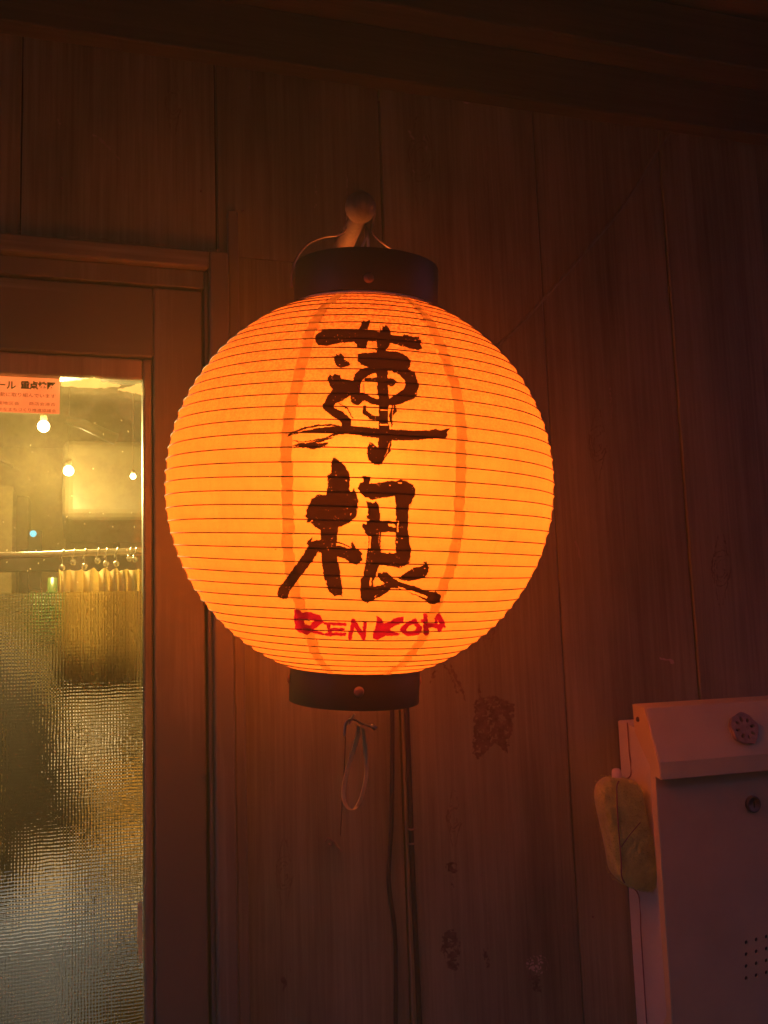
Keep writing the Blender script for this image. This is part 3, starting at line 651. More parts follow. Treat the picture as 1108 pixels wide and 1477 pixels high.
pp = [at(x, y, Y0) for x, y in outl]
coat.prism([(p.x, p.z) for p in pp], Y0, Y0 + .05)
tag(coat.build('coat', M['coat'], bevel=.02, seg=3), 'dark coat blurred behind the patterned glass of the door', 'coat')
tag(pxbox(MB(), 40, 1248, 101, 1312, .72, .06).build('folded_cloth', M['white_cloth'], bevel=.015, seg=3), 'pale lavender folded cloth blurred behind the patterned glass', 'cloth')
tag(pxbox(MB(), 44, 1216, 100, 1247, .72, .06).build('yellow_bag', M['room_mid'], bevel=.012, seg=3), 'yellow bag on top of the pale folded cloth', 'bag')
tag(pxbox(MB(), -60, 1313, 140, 1700, .70, .2).build('covered_stool', M['navy'], bevel=.03, seg=3), 'navy covered stool low behind the patterned glass', 'stool')
c = at(76, 838, .4)
tag(MB().lathe([(.018, -.045), (.019, -.03), (.017, 0), (.008, .02), (.007, .04), (.0001, .04)], 16, Matrix.Translation(c + Vector((0, 0, -.035)))).build('green_bottle', M['green'], smooth=True), 'dark green bottle behind the door glass below the rod', 'bottle')

# ------------------------------------------------------------------ lantern
LC = CAM + ray(520, 702) * (.2 / math.sin(math.atan(281 / F)))
RL = .2
nax = ray(800, 808).cross(ray(240, 792)).normalized()
if nax.z < 0: nax = -nax
zz_ = nax; xx_ = (Vector((1, 0, 0)) - zz_ * zz_.x).normalized(); yy_ = zz_.cross(xx_)
LM = Matrix((xx_, yy_, zz_)).transposed().to_4x4(); LM.translation = LC
lan = empty('paper_lantern', M=LM)
tag(lan, 'large round glowing orange paper lantern with black brush characters and red lettering', 'lantern')
LI = LM.inverted(); LR = LM.to_3x3()
PH = rad(68.9); NB = 40; dph = 2 * PH / (NB - 1)      # rib latitudes
def prof(ph):                                        # paper radius at latitude
    t = (ph + PH) / dph; f = t - math.floor(t); sag = .0013
    return RL - sag * (1 - (2 * f - 1) ** 2) ** .6
def lp(az, ph, extra=0):                             # azimuth 0 = facing -y of the lantern
    r = prof(ph) + extra
    return (r * math.cos(ph) * math.sin(az), -r * math.cos(ph) * math.cos(az), r * math.sin(ph))
nseg = 7; naz = 220; vs = []; fs = []; rows = (NB - 1) * nseg
wob = noise2(rows + 1, naz, 3, 77); wob2 = noise2(rows + 1, naz, 9, 78)
for j in range(rows + 1):
    ph = -PH + 2 * PH * j / rows; onrib = (j % nseg == 0)
    for i in range(naz):
        az = 2 * math.pi * i / naz
        vs.append(lp(az, ph, 0 if onrib else ((wob[j, i] - .5) * .0007 + (wob2[j, i] - .5) * .0006)))
for j in range(rows):
    for i in range(naz): fs.append((j * naz + i, j * naz + (i + 1) % naz, (j + 1) * naz + (i + 1) % naz, (j + 1) * naz + i))
def lbuild(mb, name, mt, parent=None, **k):
    return mb.build(name, mt, parent or lan, world=False, **k)
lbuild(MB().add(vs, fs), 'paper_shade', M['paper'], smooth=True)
for j in range(NB):
    ph = -PH + dph * j; rr = RL + .0001; n = 96
    if j == NB - 1 or j == 0: pass
    jit = random.uniform(-.0004, .0004); ptsr = []
    for i in range(n + 1):
        az = 2 * math.pi * i / n; ptsr.append((rr * math.cos(ph) * math.sin(az), -rr * math.cos(ph) * math.cos(az), rr * math.sin(ph) + .0004 * math.sin(az * 3 + j)))
    lbuild(MB().tube(ptsr, .00052, 5, cap=False), 'rib', M['rib'], smooth=True)
# overlapping seam strips
for s_i, azd in enumerate((-35.2, 9.3, 62, 120, 190, -95)):
    vs = []; fs = []; hw = .0105 / 2; nn = 3
    for j in range(rows + 1):
        ph = -PH + 2 * PH * j / rows; taper = .55 + .45 * min(1, math.cos(ph) * 1.35)
        off = (((j // nseg + s_i * 3) // 5) % 2) * .0022
        for k in range(nn + 1):
            az = rad(azd) + ((k / nn - .5) * 2 * hw * taper + off + .0006 * math.sin(j * .8 + k)) / (RL * math.cos(ph))
            vs.append(lp(az, ph, .00055 + .0002 * math.sin(j * 1.7)))
    for j in range(rows):
        for k in range(nn): fs.append((j * 4 + k, j * 4 + k + 1, j * 4 + k + 5, j * 4 + k + 4))
    lbuild(MB().add(vs, fs), 'seam_strip', M['strip'], smooth=True)
# fuzzy paper nicks at the rib ends on the seams
mb = MB()
for azd in (62, -95, -35.2, 9.3):
    for j in range(1, NB - 1):
        if random.random() < .6:
            ph = -PH + dph * j + random.uniform(-.01, .01); az = rad(azd + random.uniform(-4, 4)); a = Vector(lp(az, ph, 0)); n = a.normalized()
            t = Vector((0, 0, 1)); s2 = n.cross(t); q = random.uniform(.0012, .0026)
            mb.add([a - s2 * .0012, a + s2 * .0012, a + n * q + t * random.uniform(-.001, .001)], [(0, 1, 2)])
lbuild(mb, 'paper_frays', M['paper'])['kind'] = 'stuff'

# brush characters : traced strokes laid onto the paper
def on_lantern(extra):
    Ci = LI @ CAM
    R3 = LI.to_3x3()
    def fn(xs, ys):
        out = []
        for a, b in zip(xs, ys):
            d = (R3 @ ray(a, b)).normalized(); bq = Ci.dot(d); cq = Ci.length_squared - (RL) ** 2
            disc = bq * bq - cq
            t = -bq - math.sqrt(max(disc, 0)); p = Ci + d * t
            ph = math.asin(max(-1, min(1, p.z / p.length))); az = math.atan2(p.x, -p.y)
            out.append(lp(az, ph, extra))
        return out
    return fn
def TR(ox, oy, s, pts): return [((ox + p[0] / s, oy + p[1] / s) + ((p[2] / s,) if len(p) > 2 else ())) for p in pts]
A = (440, 450, 6.156); B = (410, 560, 4.432); Cc = (390, 650, 6.714); D = (505, 670, 7.036); E_ = (415, 870, 4.617)
r = Raster(405, 455, 655, 680, .5, .6, 101)
PA = lambda c, p, v=True: r.poly(TR(*c, p), v)
LA = lambda c, p, v=True: r.line(TR(*c, p), v)
PA(A, [(88,215),(110,190),(160,155),(300,150),(450,155),(600,165),(780,200),(870,215),(880,195),(960,215),(1010,215),(1035,255),(1025,280),(1045,325),(1000,340),(900,310),(760,275),(560,255),(420,260),(300,275),(180,298),(115,290),(90,260)])
PA(A, [(470,160),(490,125),(520,75),(522,65),(535,88),(560,70),(577,68),(572,110),(555,160)])
PA(A, [(440,255),(560,255),(555,290),(548,320),(500,332),(465,310)])
PA(A, [(668,115),(680,170),(690,170),(685,115),(710,128),(720,105),(745,130),(762,185),(760,200),(668,190)])
PA(A, [(640,260),(755,260),(750,300),(720,335),(640,345)]); PA(A, [(590,335),(630,318),(640,335)])
PA(A, [(640,330),(715,330),(735,520),(738,740),(645,740),(640,600),(600,560),(640,500)])
PA(A, [(465,370),(640,350),(720,345),(840,355),(900,385),(940,430),(935,480),(915,505),(740,490),(560,488),(500,465),(470,440)])
LA(A, [(700,480,60),(780,500,60),(870,520,85),(935,575,110),(955,650,115),(925,720,115)])
LA(B, [(805,30,88),(745,62,72),(690,82,50),(640,100,36),(560,78,42),(508,52,36)])
LA(A, [(690,500,70),(600,510,60),(545,530,75),(480,570,85),(455,640,70),(450,720,80)])
PA(B, [(425,30),(500,30),(515,75),(480,108),(445,105),(425,80)])
LA(A, [(540,598,32),(700,605,46),(765,620,76),(822,628,6)])
PA(A, [(230,380),(260,395),(280,368),(300,385),(320,360),(345,390),(350,420),(385,440),(402,468),(360,490),(310,495),(285,480),(262,445),(260,410)])
PA(A, [(202,590),(220,545),(240,575),(265,540),(300,560),(312,552),(320,590),(380,600),(430,620),(470,640),(480,745),(220,745),(262,705),(215,640)])
PA(B, [(318,0),(470,-10),(450,35),(380,72),(310,110),(250,110),(262,70)])
LA(B, [(300,80,70),(275,115,58),(310,148,52),(365,178,60),(398,215,62),(395,248,56)])
LA(B, [(350,95,9),(405,130,10),(436,192,7)])
PA(B, [(15,305),(50,275),(130,245),(220,232),(300,228),(360,238),(440,240),(550,250),(680,260),(800,268),(930,268),(960,257),(1000,268),(1030,262),(1060,250),(1058,265),(1040,285),(1050,300),(1040,318),(950,322),(860,332),(700,332),(600,318),(520,308),(400,292),(330,285),(200,285),(100,288),(50,298),(20,308)])
PA(B, [(70,285),(150,255),(240,240),(330,243),(240,249),(150,267)], False); PA(B, [(40,298),(100,272),(140,262),(100,280)], False)
LA(B, [(60,332,6),(110,345,5),(170,335,8),(260,318,10),(330,292,12),(380,292,5)])
PA(B, [(50,370),(90,348),(140,350),(200,335),(300,312),(320,315),(250,338),(200,350),(285,346),(280,360),(230,382),(180,390),(140,380),(60,382),(100,366)])
LA(B, [(515,118,18),(515,150,26),(560,186,34),(620,198,26)])
LA(B, [(700,100,26),(702,140,36),(680,180,24),(690,245,6)]); LA(B, [(700,110,4),(690,180,3)], False)
PA(B, [(597,-5),(668,-5),(667,60),(665,200),(672,250),(690,320),(680,400),(650,440),(620,490),(580,490),(540,460),(528,410),(535,370),(550,342),(565,350),(598,378),(603,330),(605,200),(603,60)])
LA(B, [(676,340,3),(662,400,3),(640,440,2)], False)
r.poly([(549, 590.6), (559, 591), (559, 592.2), (549, 591.9)], False, True); r.poly([(548, 611.4), (560, 611.8), (560, 613.6), (548, 613.2)], False, True)
PA(A, [(560,575),(600,545),(630,540),(640,575),(620,578)], False)
PA(A, [(535,630),(560,628),(638,635),(640,740),(600,740),(575,725),(540,735),(530,690)], False)
def specks(r, seed, amt):
    X = noise2(r.h, r.w, 3.2, seed); Y = noise2(r.h, r.w, 14, seed + 1)
    r.m &= ~((X > .97 - amt) & (Y > .66))
specks(r, 201, .06)
lbuild(r.mesh(on_lantern(.0008)), 'brush_character', M['ink'])
r = Raster(395, 650, 645, 880, .5, .6, 111)
PA(Cc, [(610,60),(650,80),(720,140),(760,200),(773,270),(765,380),(780,410),(805,365),(840,420),(850,480),(845,580),(830,640),(760,700),(690,735),(640,750),(620,745),(480,765),(430,740),(385,690),(350,700),(350,680),(368,662),(325,632),(350,612),(345,570),(380,520),(400,470),(470,415),(510,430),(540,430),(560,330),(550,250),(590,210),(590,110)])
PA(Cc, [(485,760),(660,740),(650,830),(638,900),(645,1030),(670,1130),(685,1250),(700,1330),(695,1415),(660,1400),(620,1415),(570,1370),(530,1270),(510,1180),(495,1060),(490,990),(485,900)])
PA(Cc, [(350,900),(360,870),(405,840),(410,860),(395,890),(440,870),(490,865),(490,990),(460,985),(420,1050),(360,1140),(300,1210),(230,1300),(180,1370),(165,1435),(120,1440),(75,1405),(65,1390),(85,1320),(140,1255),(230,1130),(330,990),(370,920)])
PA(Cc, [(640,920),(690,925),(780,955),(785,890),(800,885),(820,920),(835,955),(870,965),(895,1000),(880,1020),(895,1060),(835,1112),(770,1080),(720,1045),(640,1025)])
LA(Cc, [(640,888,14),(700,905,12),(775,940,10)])
PA(D, [(75,240),(100,190),(135,180),(140,155),(120,120),(150,115),(215,130),(210,150),(195,190),(260,190),(380,170),(460,170),(510,152),(580,170),(640,205),(668,250),(660,320),(635,360),(625,430),(620,400),(605,410),(595,480),(590,650),(605,780),(620,860),(615,990),(510,1055),(420,1035),(330,1020),(295,1025),(270,1110),(240,1180),(235,1240),(330,1220),(350,1210),(290,1150),(275,1120),(290,1100),(330,1110),(340,1090),(375,1095),(430,1150),(500,1190),(600,1220),(700,1255),(810,1290),(860,1295),(865,1275),(880,1300),(925,1340),(910,1395),(850,1425),(800,1410),(770,1380),(700,1345),(600,1300),(520,1265),(415,1250),(410,1275),(370,1310),(250,1370),(200,1395),(170,1410),(140,1395),(105,1350),(105,1250),(110,1160),(135,1130),(155,1010),(170,900),(185,850),(185,730),(160,700),(120,630),(130,600),(170,610),(170,575),(200,560),(170,545),(170,520),(190,515),(165,400),(165,375),(210,380),(230,400),(260,370),(290,410),(305,520),(305,570),(370,565),(460,580),(470,580),(465,400),(455,320),(400,330),(230,358),(150,330),(110,290)])
for hpts in ([(318,690),(460,688),(465,895),(420,905),(400,892),(380,905),(310,890)], [(385,602),(455,606),(460,640),(400,625)], [(195,730),(212,730),(205,850),(190,850)], [(480,570),(493,570),(488,690),(478,690)], [(205,1150),(225,1150),(215,1230),(200,1230)], [(490,1240),(620,1278),(790,1345),(780,1360),(600,1296),(490,1252)], [(480,180),(520,180),(530,192),(500,190)]):
    PA(D, hpts, False)
LA(D, [(300,690,3),(290,780,3),(305,850,2)], False)
PA(D, [(465,1135),(510,1135),(580,1085),(640,1060),(650,1045),(700,1045),(760,1010),(740,990),(775,990),(800,1040),(800,1090),(770,1130),(720,1165),(600,1185),(500,1165)])
specks(r, 301, .07)
lbuild(r.mesh(on_lantern(.0008)), 'brush_character', M['ink'])
# red lettering
r = Raster(418, 870, 652, 932, .5, .6, 121)
PA(E_, [(45,50),(75,45),(90,65),(150,62),(210,85),(240,125),(190,165),(170,172),(250,208),(230,215),(150,195),(135,215),(80,200),(55,170),(45,120)]); PA(E_, [(108,112),(148,102),(176,118),(148,150),(112,146)], False)
for L_ in ([(245,137,16),(380,142,20)], [(268,140,20),(285,210,24)], [(280,177,16),(370,178,17)], [(258,208,16),(380,208,20)], [(440,120,26),(415,232,26)], [(443,128,28),(500,225,28)], [(515,130,20),(508,235,22)],
           [(848,120,26),(795,142,28),(765,180,28),(800,208,28),(862,200,32),(880,165,30),(850,132,26)], [(918,82,26),(922,200,32)], [(898,118,18),(945,150,26)], [(940,145,30),(1008,158,28)], [(1008,85,28),(1032,140,34),(1010,180,18)], [(996,92,16),(988,130,18)], [(1035,150,22),(1050,160,10)]): LA(E_, L_)
PA(E_, [(595,88),(625,110),(640,140),(700,110),(770,92),(770,130),(680,170),(690,185),(750,205),(735,218),(650,218),(600,243),(570,235),(575,200),(590,150)])
g_ = r.m.copy(); g_[1:] |= r.m[:-1]; g_[:-1] |= r.m[1:]; g_[:, 1:] |= r.m[:, :-1]; g_[:, :-1] |= r.m[:, 1:]; r.m = g_; PA(E_, [(110,116),(146,106),(172,120),(146,146),(114,142)], False)
lbuild(r.mesh(on_lantern(.0008)), 'red_lettering', M['redink'])
r = Raster(512, 552, 530, 572, .5, .4, 131); LA(A, [(475,655,8),(490,690,8),(488,720,6)]); LA(A, [(523,640,6),(525,730,6)])
lbuild(r.mesh(on_lantern(.0009)), 'red_lettering', M['redink'])

# caps, rivets, wires
zr = RL * math.sin(PH)
def ringcap(r_, z0, z1, th=.0022):
    return [(r_ - th, z0), (r_, z0 + .0004), (r_ + .0002, z0 + .001), (r_ + .0002, z1 - .001), (r_, z1 - .0004), (r_ - th, z1)]
lbuild(MB().lathe(ringcap(.0755, zr + .001, zr + .044), 96, closed=True), 'top_cap', M['lacquer'], smooth=True)
lbuild(MB().lathe([(.0705, zr - .0030), (.0758, zr - .0030), (.0768, zr - .0015), (.0758, zr + .0006), (.0705, zr + .0006)], 96, closed=True), 'paper_collar', M['nub'], smooth=True)
lbuild(MB().lathe(ringcap(.0672, -zr - .036, -zr + .003), 96, closed=True), 'bottom_cap', M['lacquer'], smooth=True)
# bottom board inside the lower cap, cross bar in the top
lbuild(MB().lathe([(.020, -zr - .010), (.064, -zr - .010), (.064, -zr - .006), (.020, -zr - .006)], 48, closed=True), 'bottom_board', M['gap'])
lbuild(MB().box(-.0725, .0725, -.008, .008, zr + .030, zr + .034), 'cross_bar', M['lacquer'])
def local_px(px, py, rr):                            # point on the cap of radius rr seen at a pixel
    Ci = LI @ CAM; d = (LI.to_3x3() @ ray(px, py)).normalized()
    a = d.x ** 2 + d.y ** 2; b = Ci.x * d.x + Ci.y * d.y; c = Ci.x ** 2 + Ci.y ** 2 - rr * rr
    t = (-b - math.sqrt(b * b - a * c)) / a; return Ci + d * t
for px, py, rr in ((532, 401, .0757), (518, 998, .0674)):
    p = local_px(px, py, rr); n = Vector((p.x, p.y, 0)).normalized()
    for sgn in (1, -1):
        pp_ = Vector((p.x * sgn, p.y * sgn, p.z)); q = (n * sgn).to_track_quat('Z', 'Y').to_matrix().to_4x4(); q.translation = pp_
        lbuild(MB().lathe([(.0052, -.0002), (.005, .0012), (.0035, .0022), (.0001, .0026)], 20, q), 'rivet', M['rivet'], smooth=True)
for az in (-100, 78):
    q = Vector((math.sin(rad(az)), -math.cos(rad(az)), 0)).to_track_quat('Z', 'Y').to_matrix().to_4x4(); q.translation = (math.sin(rad(az)) * .0674, -math.cos(rad(az)) * .0674, -zr - .014)
    lbuild(MB().lathe([(.0045, -.0002), (.0042, .0014), (.003, .0022), (.0001, .0024)], 16, q), 'rivet', M['rivet'], smooth=True)
# socket, bulb inside
socket_o = lbuild(MB().lathe([(.016, .055), (.018, .06), (.018, .12), (.012, .16), (.0001, .16)], 24), 'socket', M['lacquer'], smooth=True)
lbuild(MB().tube([(0, 0, .16), (0, 0, zr + .03)], .003), 'socket_stem', M['lacquer'])
M['bulb'] = mat('lantern bulb', (.9, .8, .6), .4, emit=(1, .285, .06), estr=1)
BR = .030
M['bulb'].node_tree.nodes['Principled BSDF'].inputs['Emission Strength'].default_value = BULB / (4 * math.pi ** 2 * BR ** 2) * 1.0
BC = .012
lbuild(MB().lathe([(.0001, BC - BR)] + [(BR * math.cos(a), BC + BR * math.sin(a)) for a in [rad(d) for d in range(-75, 61, 15)]] + [(.013, BC + .045), (.0001, BC + .045)], 24), 'bulb', M['bulb'], socket_o, smooth=True)

# bail wire over the cap up to the peg
KN = at(520, 299, LC.y - .015)
def bez(pts, n=10):
    P_ = [Vector(p) for p in pts]; out = []
    for i in range(len(P_) - 1):
        p0 = P_[max(i - 1, 0)]; p1 = P_[i]; p2 = P_[i + 1]; p3 = P_[min(i + 2, len(P_) - 1)]
        for k in range(n):
            t = k / n; out.append(.5 * ((2 * p1) + (p2 - p0) * t + (2 * p0 - 5 * p1 + 4 * p2 - p3) * t * t + (3 * p1 - p0 - 3 * p2 + p3) * t ** 3))
    out.append(P_[-1]); return out
Yw = LC.y
def wp_(px, py, dy=0): return LI @ at(px, py, Yw + dy)
lbuild(MB().tube(bez([wp_(421, 414), wp_(422, 390), wp_(430, 369), wp_(446, 351), wp_(468, 342), wp_(489, 339), wp_(499, 330, .02), wp_(501, 308, .03)]), .0011, 8), 'bail_wire', M['wire'], smooth=True)
lbuild(MB().tube(bez([wp_(541, 308, .03), wp_(537, 330, .02), wp_(545, 345), wp_(572, 364), wp_(600, 381), wp_(617, 392), wp_(630, 412)]), .0011, 8), 'bail_wire', M['wire'], smooth=True)
lbuild(MB().tube(bez([wp_(501, 309, .03), wp_(512, 304, .034), wp_(530, 304, .034), wp_(541, 309, .03)]), .0011, 8), 'bail_wire', M['wire'], smooth=True)
for pa in (((528, 326), (527, 345), (518, 367)), ((528, 326), (531, 345), (531, 369)), ((541, 358), (542, 364), (542, 370))):
    lbuild(MB().tube([wp_(*q, .012) for q in pa], .0016, 8), 'support_wire', M['steel'], smooth=True)

# ring hook and band under the lantern
hk = empty('spring_hook', tuple(at(520, 1045, Yw))); tag(hk, 'small steel safety hook hanging under the lantern bottom cap', 'hook')
MB().tube(bez([at(497, 1062, Yw), at(498, 1045, Yw), at(505, 1037, Yw), at(514, 1039, Yw), at(526, 1045, Yw), at(540, 1048, Yw)], 6), .0011, 7).build('shank', M['steel'], hk, smooth=True)
MB().tube([at(535, 1046, Yw), at(542, 1051, Yw)], [.0018, .0022], 8).build('tip', M['wire'], hk, smooth=True)
MB().tube(bez([at(503, 1045, Yw), at(508, 1036, Yw), at(512, 1030, Yw)], 5), .0011, 7).build('eye', M['steel'], hk, smooth=True)
bp = [at(x, y, Yw - .002 + (0 if x < 515 else .003)) for x, y in ((516, 1046), (517, 1056), (510, 1080), (501, 1110), (496, 1135), (496, 1152), (501, 1164), (508, 1168), (515, 1163), (522, 1148), (528, 1120), (528, 1090), (525, 1065), (523, 1050))]
tag(MB().ribbon(bez(bp, 5), .0042, .0009, (.75, .15, -.05)).build('rubber_band', M['band'], smooth=False), 'tan flat loop band dangling beneath the lantern', 'band')
tag(MB().tube(bez([at(499, 1046, Yw), at(497, 1100, Yw + .04), at(494, 1150, Yw + .1), at(491, 1205, -.012)], 8), .0005, 5).build('tie_thread', M['thread']), 'thin dark thread tying the lantern hook back to the wall screw', 'thread')
sh = empty('wall_screw', tuple(at(482, 1216, 0))); tag(sh, 'small steel screw eye in the board wall below the lantern', 'screw')
a = at(474, 1212, -.01); b = at(488, 1222, -.012)
MB().tube(bez([at(470, 1214, -.004), at(474, 1209, -.014), at(480, 1214, -.014), at(478, 1219, -.008), at(474, 1217, -.004)], 5), .0012, 7).build('eye', M['nail'], sh, smooth=True)
MB().tube([at(482, 1215, -.001), b, at(493, 1228, -.012)], .0012, 7).build('shank', M['nail'], sh, smooth=True)

# peg in the wall that carries the lantern
peg = empty('wooden_peg', tuple(at(470, 425, 0))); tag(peg, 'wooden peg with round knob on the wall carrying the lantern wire', 'peg')
base = at(462, 425, -.001); tip = KN + Vector((0, .008, -.006))
MB().tube([base, base.lerp(tip, .5), tip], [.0125, .0115, .0095], 20).build('shaft', M['peg'], peg, smooth=True)
kr = .0168; dirk = (tip - base).normalized().to_track_quat('Z', 'Y').to_matrix().to_4x4(); dirk.translation = KN
MB().lathe([(.0001, -kr)] + [(kr * math.cos(rad(d)), kr * math.sin(rad(d))) for d in range(-75, 76, 15)] + [(.0001, kr)], 28, dirk).build('knob', M['peg'], peg, smooth=True)

# cables
tag(MB().tube(bez([at(545, 400, -.006), at(556, 700, -.006), at(562, 940, -.006), at(566, 1030, -.006), at(565, 1180, -.006), at(561, 1270, -.006), at(570, 1350, -.006), at(571, 1490, -.006), at(573, 1700, -.006)], 8), .0028, 8).build('power_cable', M['cable'], smooth=True), 'black cable hanging wavily on the wall left of the wide board joint', 'cable')
c2 = empty('power_cable', tuple(at(600, 1477, 0))); tag(c2, 'straight black cable clipped along the wide board joint below the lantern', 'cable')
MB().tube(bez([at(560, 420, -.006), at(574, 700, -.006), at(583, 940, -.006), at(588, 1060, -.006), at(595, 1250, -.006), at(602, 1400, -.006), at(609, 1560, -.006)], 8), .0036, 8).build('cable', M['cable'], c2, smooth=True)
for py in (1196, 1217):
    c = at(594, py, -.008); MB().box(c.x - .004, c.x + .004, -.0108, -.001, c.z - .0012, c.z + .0012).build('cable_clip', M['nail'], c2, bevel=.0006)
tag(MB().tube(bez([at(977, 178, -.0035), at(950, 215, -.0035), at(899, 297, -.0035), at(848, 359, -.0035), at(796, 418, -.0035), at(740, 478, -.0035), at(640, 570, -.0035)], 6), .0022, 8).build('thin_cord', M['plank'], smooth=True), 'thin brown cord running diagonally up the wall to the eave at upper right', 'cord')

# ------------------------------------------------------------------ letterbox
ROLL = rad(-1.2)
bx0 = at(953, 1122, -.115)
MXB = Matrix.Translation(at(970, 1300, -.0)) 
box = empty('letterbox', M=Matrix.Translation((.705, 0, 1.09)))
tag(box, 'brown steel letterbox with overhanging lid and cream side mounted on the wall at right', 'letterbox')
def BP(x, y, z): return (x, y, z)
FY = -.115
f1 = at(953, 1122, FY); f2 = at(970, 1477, FY); f3 = at(1108, 1098, FY); f4 = at(1108, 1453, FY)
xf0 = f2.x; xf1 = xf0 + .34; zbot = at(965, 1490, FY).z + .006; ztopf = 1.46
t0 = at(916, 1015, -.081); t1 = at(1108, 990, -.07)
print('box', f1, f2, f3, f4, t0, t1)
ztl = t0.z; xsb = at(891, 1045, 0).x
# cream body behind the front shell
yb_ = -.098
sp = [(xsb - .001, -.001), (xf1 - .02, -.001), (xf1 - .008, yb_), (xf0 + .006, yb_)]
vs = [(x, y, 1.075) for x, y in sp] + [(x, y, 1.475 if y > -.05 else 1.465) for x, y in sp]
MB().add(vs, [(0, 1, 2, 3), (7, 6, 5, 4), (0, 4, 5, 1), (1, 5, 6, 2), (2, 6, 7, 3), (3, 7, 4, 0)]).build('side_body', M['box_side'], box, bevel=.003)
# front plate with ventilation holes
holes = []
for cx in (1076, 1090.5, 1105, 1119.5, 1134):
    for k in range(4):
        c = at(cx, 0, FY); p = at(cx, 1359 + k * 17.2 - (cx - 1076) * .28, FY); holes.append(circ(p.x, -p.z, .0026, 12))
hx = [h for h in holes]
z0, z1 = 1.078, 1.425
outer = [(xf0, -z0), (xf1, -z0), (xf1, -z1), (xf0, -z1)]
MXf = Matrix.Translation((0, FY, 0)) @ Matrix.Rotation(rad(-90), 4, 'X')
fl = flat_shape('front_plate', outer, hx, .002, M['box_face'], box, MXf, bevel=0)
MB().box(xf0 + .012, xf1 - .012, FY + .012, FY + .0135, 1.08, 1.42).build('inner_plate', M['hole'], box)
# folded flange on the left with rivet tabs
xs = xf0
MB().box(xs - .0012, xs + .0008, FY - .0012, FY + .010, z0, 1.44).build('front_flange', M['box_lid'], box, bevel=.0004)
pl = [(FY + .010, 1.078), (FY + .028, 1.083), (FY + .030, 1.092), (FY + .024, 1.108), (FY + .010, 1.128)]
mb = MB(); n = len(pl); vs = [(xs - .0012, y, z) for y, z in pl] + [(xs + .0006, y, z) for y, z in pl]
mb.add(vs, [tuple(range(n)), tuple(range(2 * n - 1, n - 1, -1))] + [(i, i + n, (i + 1) % n + n, (i + 1) % n) for i in range(n)])
mb.build('rivet_tab', M['box_lid'], box)
# lid: hooded top with slanted front and side ears
xl0 = xs - .003; xl1 = xf1 + .003
ltop = ztl; lb = f1.z
prf = [(-.080, ltop), (-.107, ltop - .004), (FY - .016, lb + .021), (FY - .0165, lb), (FY - .0135, lb), (FY - .0132, lb + .020), (-.105, ltop - .007), (-.080, ltop - .003)]
n = len(prf); vs = [(xl0, y, z) for y, z in prf] + [(xl1, y, z) for y, z in prf]
fs = [(i, (i + 1) % n, (i + 1) % n + n, i + n) for i in range(n)] + [tuple(range(n)), tuple(range(2 * n - 1, n - 1, -1))]
fs = [fs[i] for i in range(n)] + [(0, 7, 6, 1)[::-1], (1, 6, 5, 2)[::-1], (2, 5, 4, 3)[::-1]] + [(8, 9, 14, 15), (9, 10, 13, 14), (10, 11, 12, 13)]
lid = MB().add(vs, fs).build('lid', M['box_lid'], box, bevel=.0006)
ear = [(-.079, ltop - .0005), (-.106, ltop - .0045), (FY - .0155, lb + .020), (FY - .016, lb + .001), (FY - .006, lb + .004), (-.100, lb + .028), (-.081, ltop - .036)]
n = len(ear); vs = [(xl0 - .0014, y, z) for y, z in ear] + [(xl0 + .0004, y, z) for y, z in ear]
MB().add(vs, [tuple(range(n)), tuple(range(2 * n - 1, n - 1, -1))] + [(i, i + n, (i + 1) % n + n, (i + 1) % n) for i in range(n)]).build('lid_ear', M['box_lid'], lid)
vs = [(x + xl1 - xl0 + .001, y, z) for x, y, z in vs]
MB().add(vs, [tuple(range(n)), tuple(range(2 * n - 1, n - 1, -1))] + [(i, i + n, (i + 1) % n + n, (i + 1) % n) for i in range(n)]).build('lid_ear', M['box_lid'], lid)
for (y, z) in ((-.090, ltop - .019), (FY + .020, 1.090)):
    q = Vector((-1, 0, 0)).to_track_quat('Z', 'Y').to_matrix().to_4x4(); q.translation = (xs - .0044 if z > 1.3 else xs - .0012, y, z)
    MB().lathe([(.0034, 0), (.0032, .001), (.002, .0018), (.0001, .002)], 14, q).build('rivet', M['lock'], box, smooth=True)
c = at(1087, 1160, FY - .004)
q = Matrix.Translation(c) @ Matrix.Rotation(rad(90), 4, 'X')
lock_o = MB().lathe([(.0105, -.003), (.0105, .001), (.0095, .002), (.0085, .0022), (.0082, .0012), (.0001, .0012)], 28, q).build('lock', M['lock'], box, smooth=True)
MB().box(c.x - .0009, c.x + .0009, c.y - .0017, c.y - .0009, c.z - .004, c.z + .004).build('keyhole', M['hole'], lock_o)

# lotus root slice emblem stuck on the lid
ang = math.atan2((FY - .016) - (-.078), (lb + .010) - (ltop - .004))
yl = None
d0 = Vector((0, -.107, ltop - .004)); d1 = Vector((0, FY - .016, lb + .021)); nn_ = Vector((0, (d1 - d0).z, -(d1 - d0).y)).normalized()
if nn_.y > 0: nn_ = -nn_
rr_ = ray(1071, 1052); t_ = (d0 - CAM).dot(nn_) / rr_.dot(nn_); ce = CAM + rr_ * t_
LQ = Matrix((Vector((1, 0, 0)), nn_.cross(Vector((1, 0, 0))), nn_)).transposed().to_4x4(); LQ.translation = ce + nn_ * .0035
outer = [( (.0196 + .0008 * math.sin(5 * a + 1) + .0005 * math.sin(9 * a)) * math.cos(a), (.0196 + .0008 * math.sin(5 * a + 1) + .0005 * math.sin(9 * a)) * math.sin(a)) for a in [2 * math.pi * k / 48 for k in range(48)]]
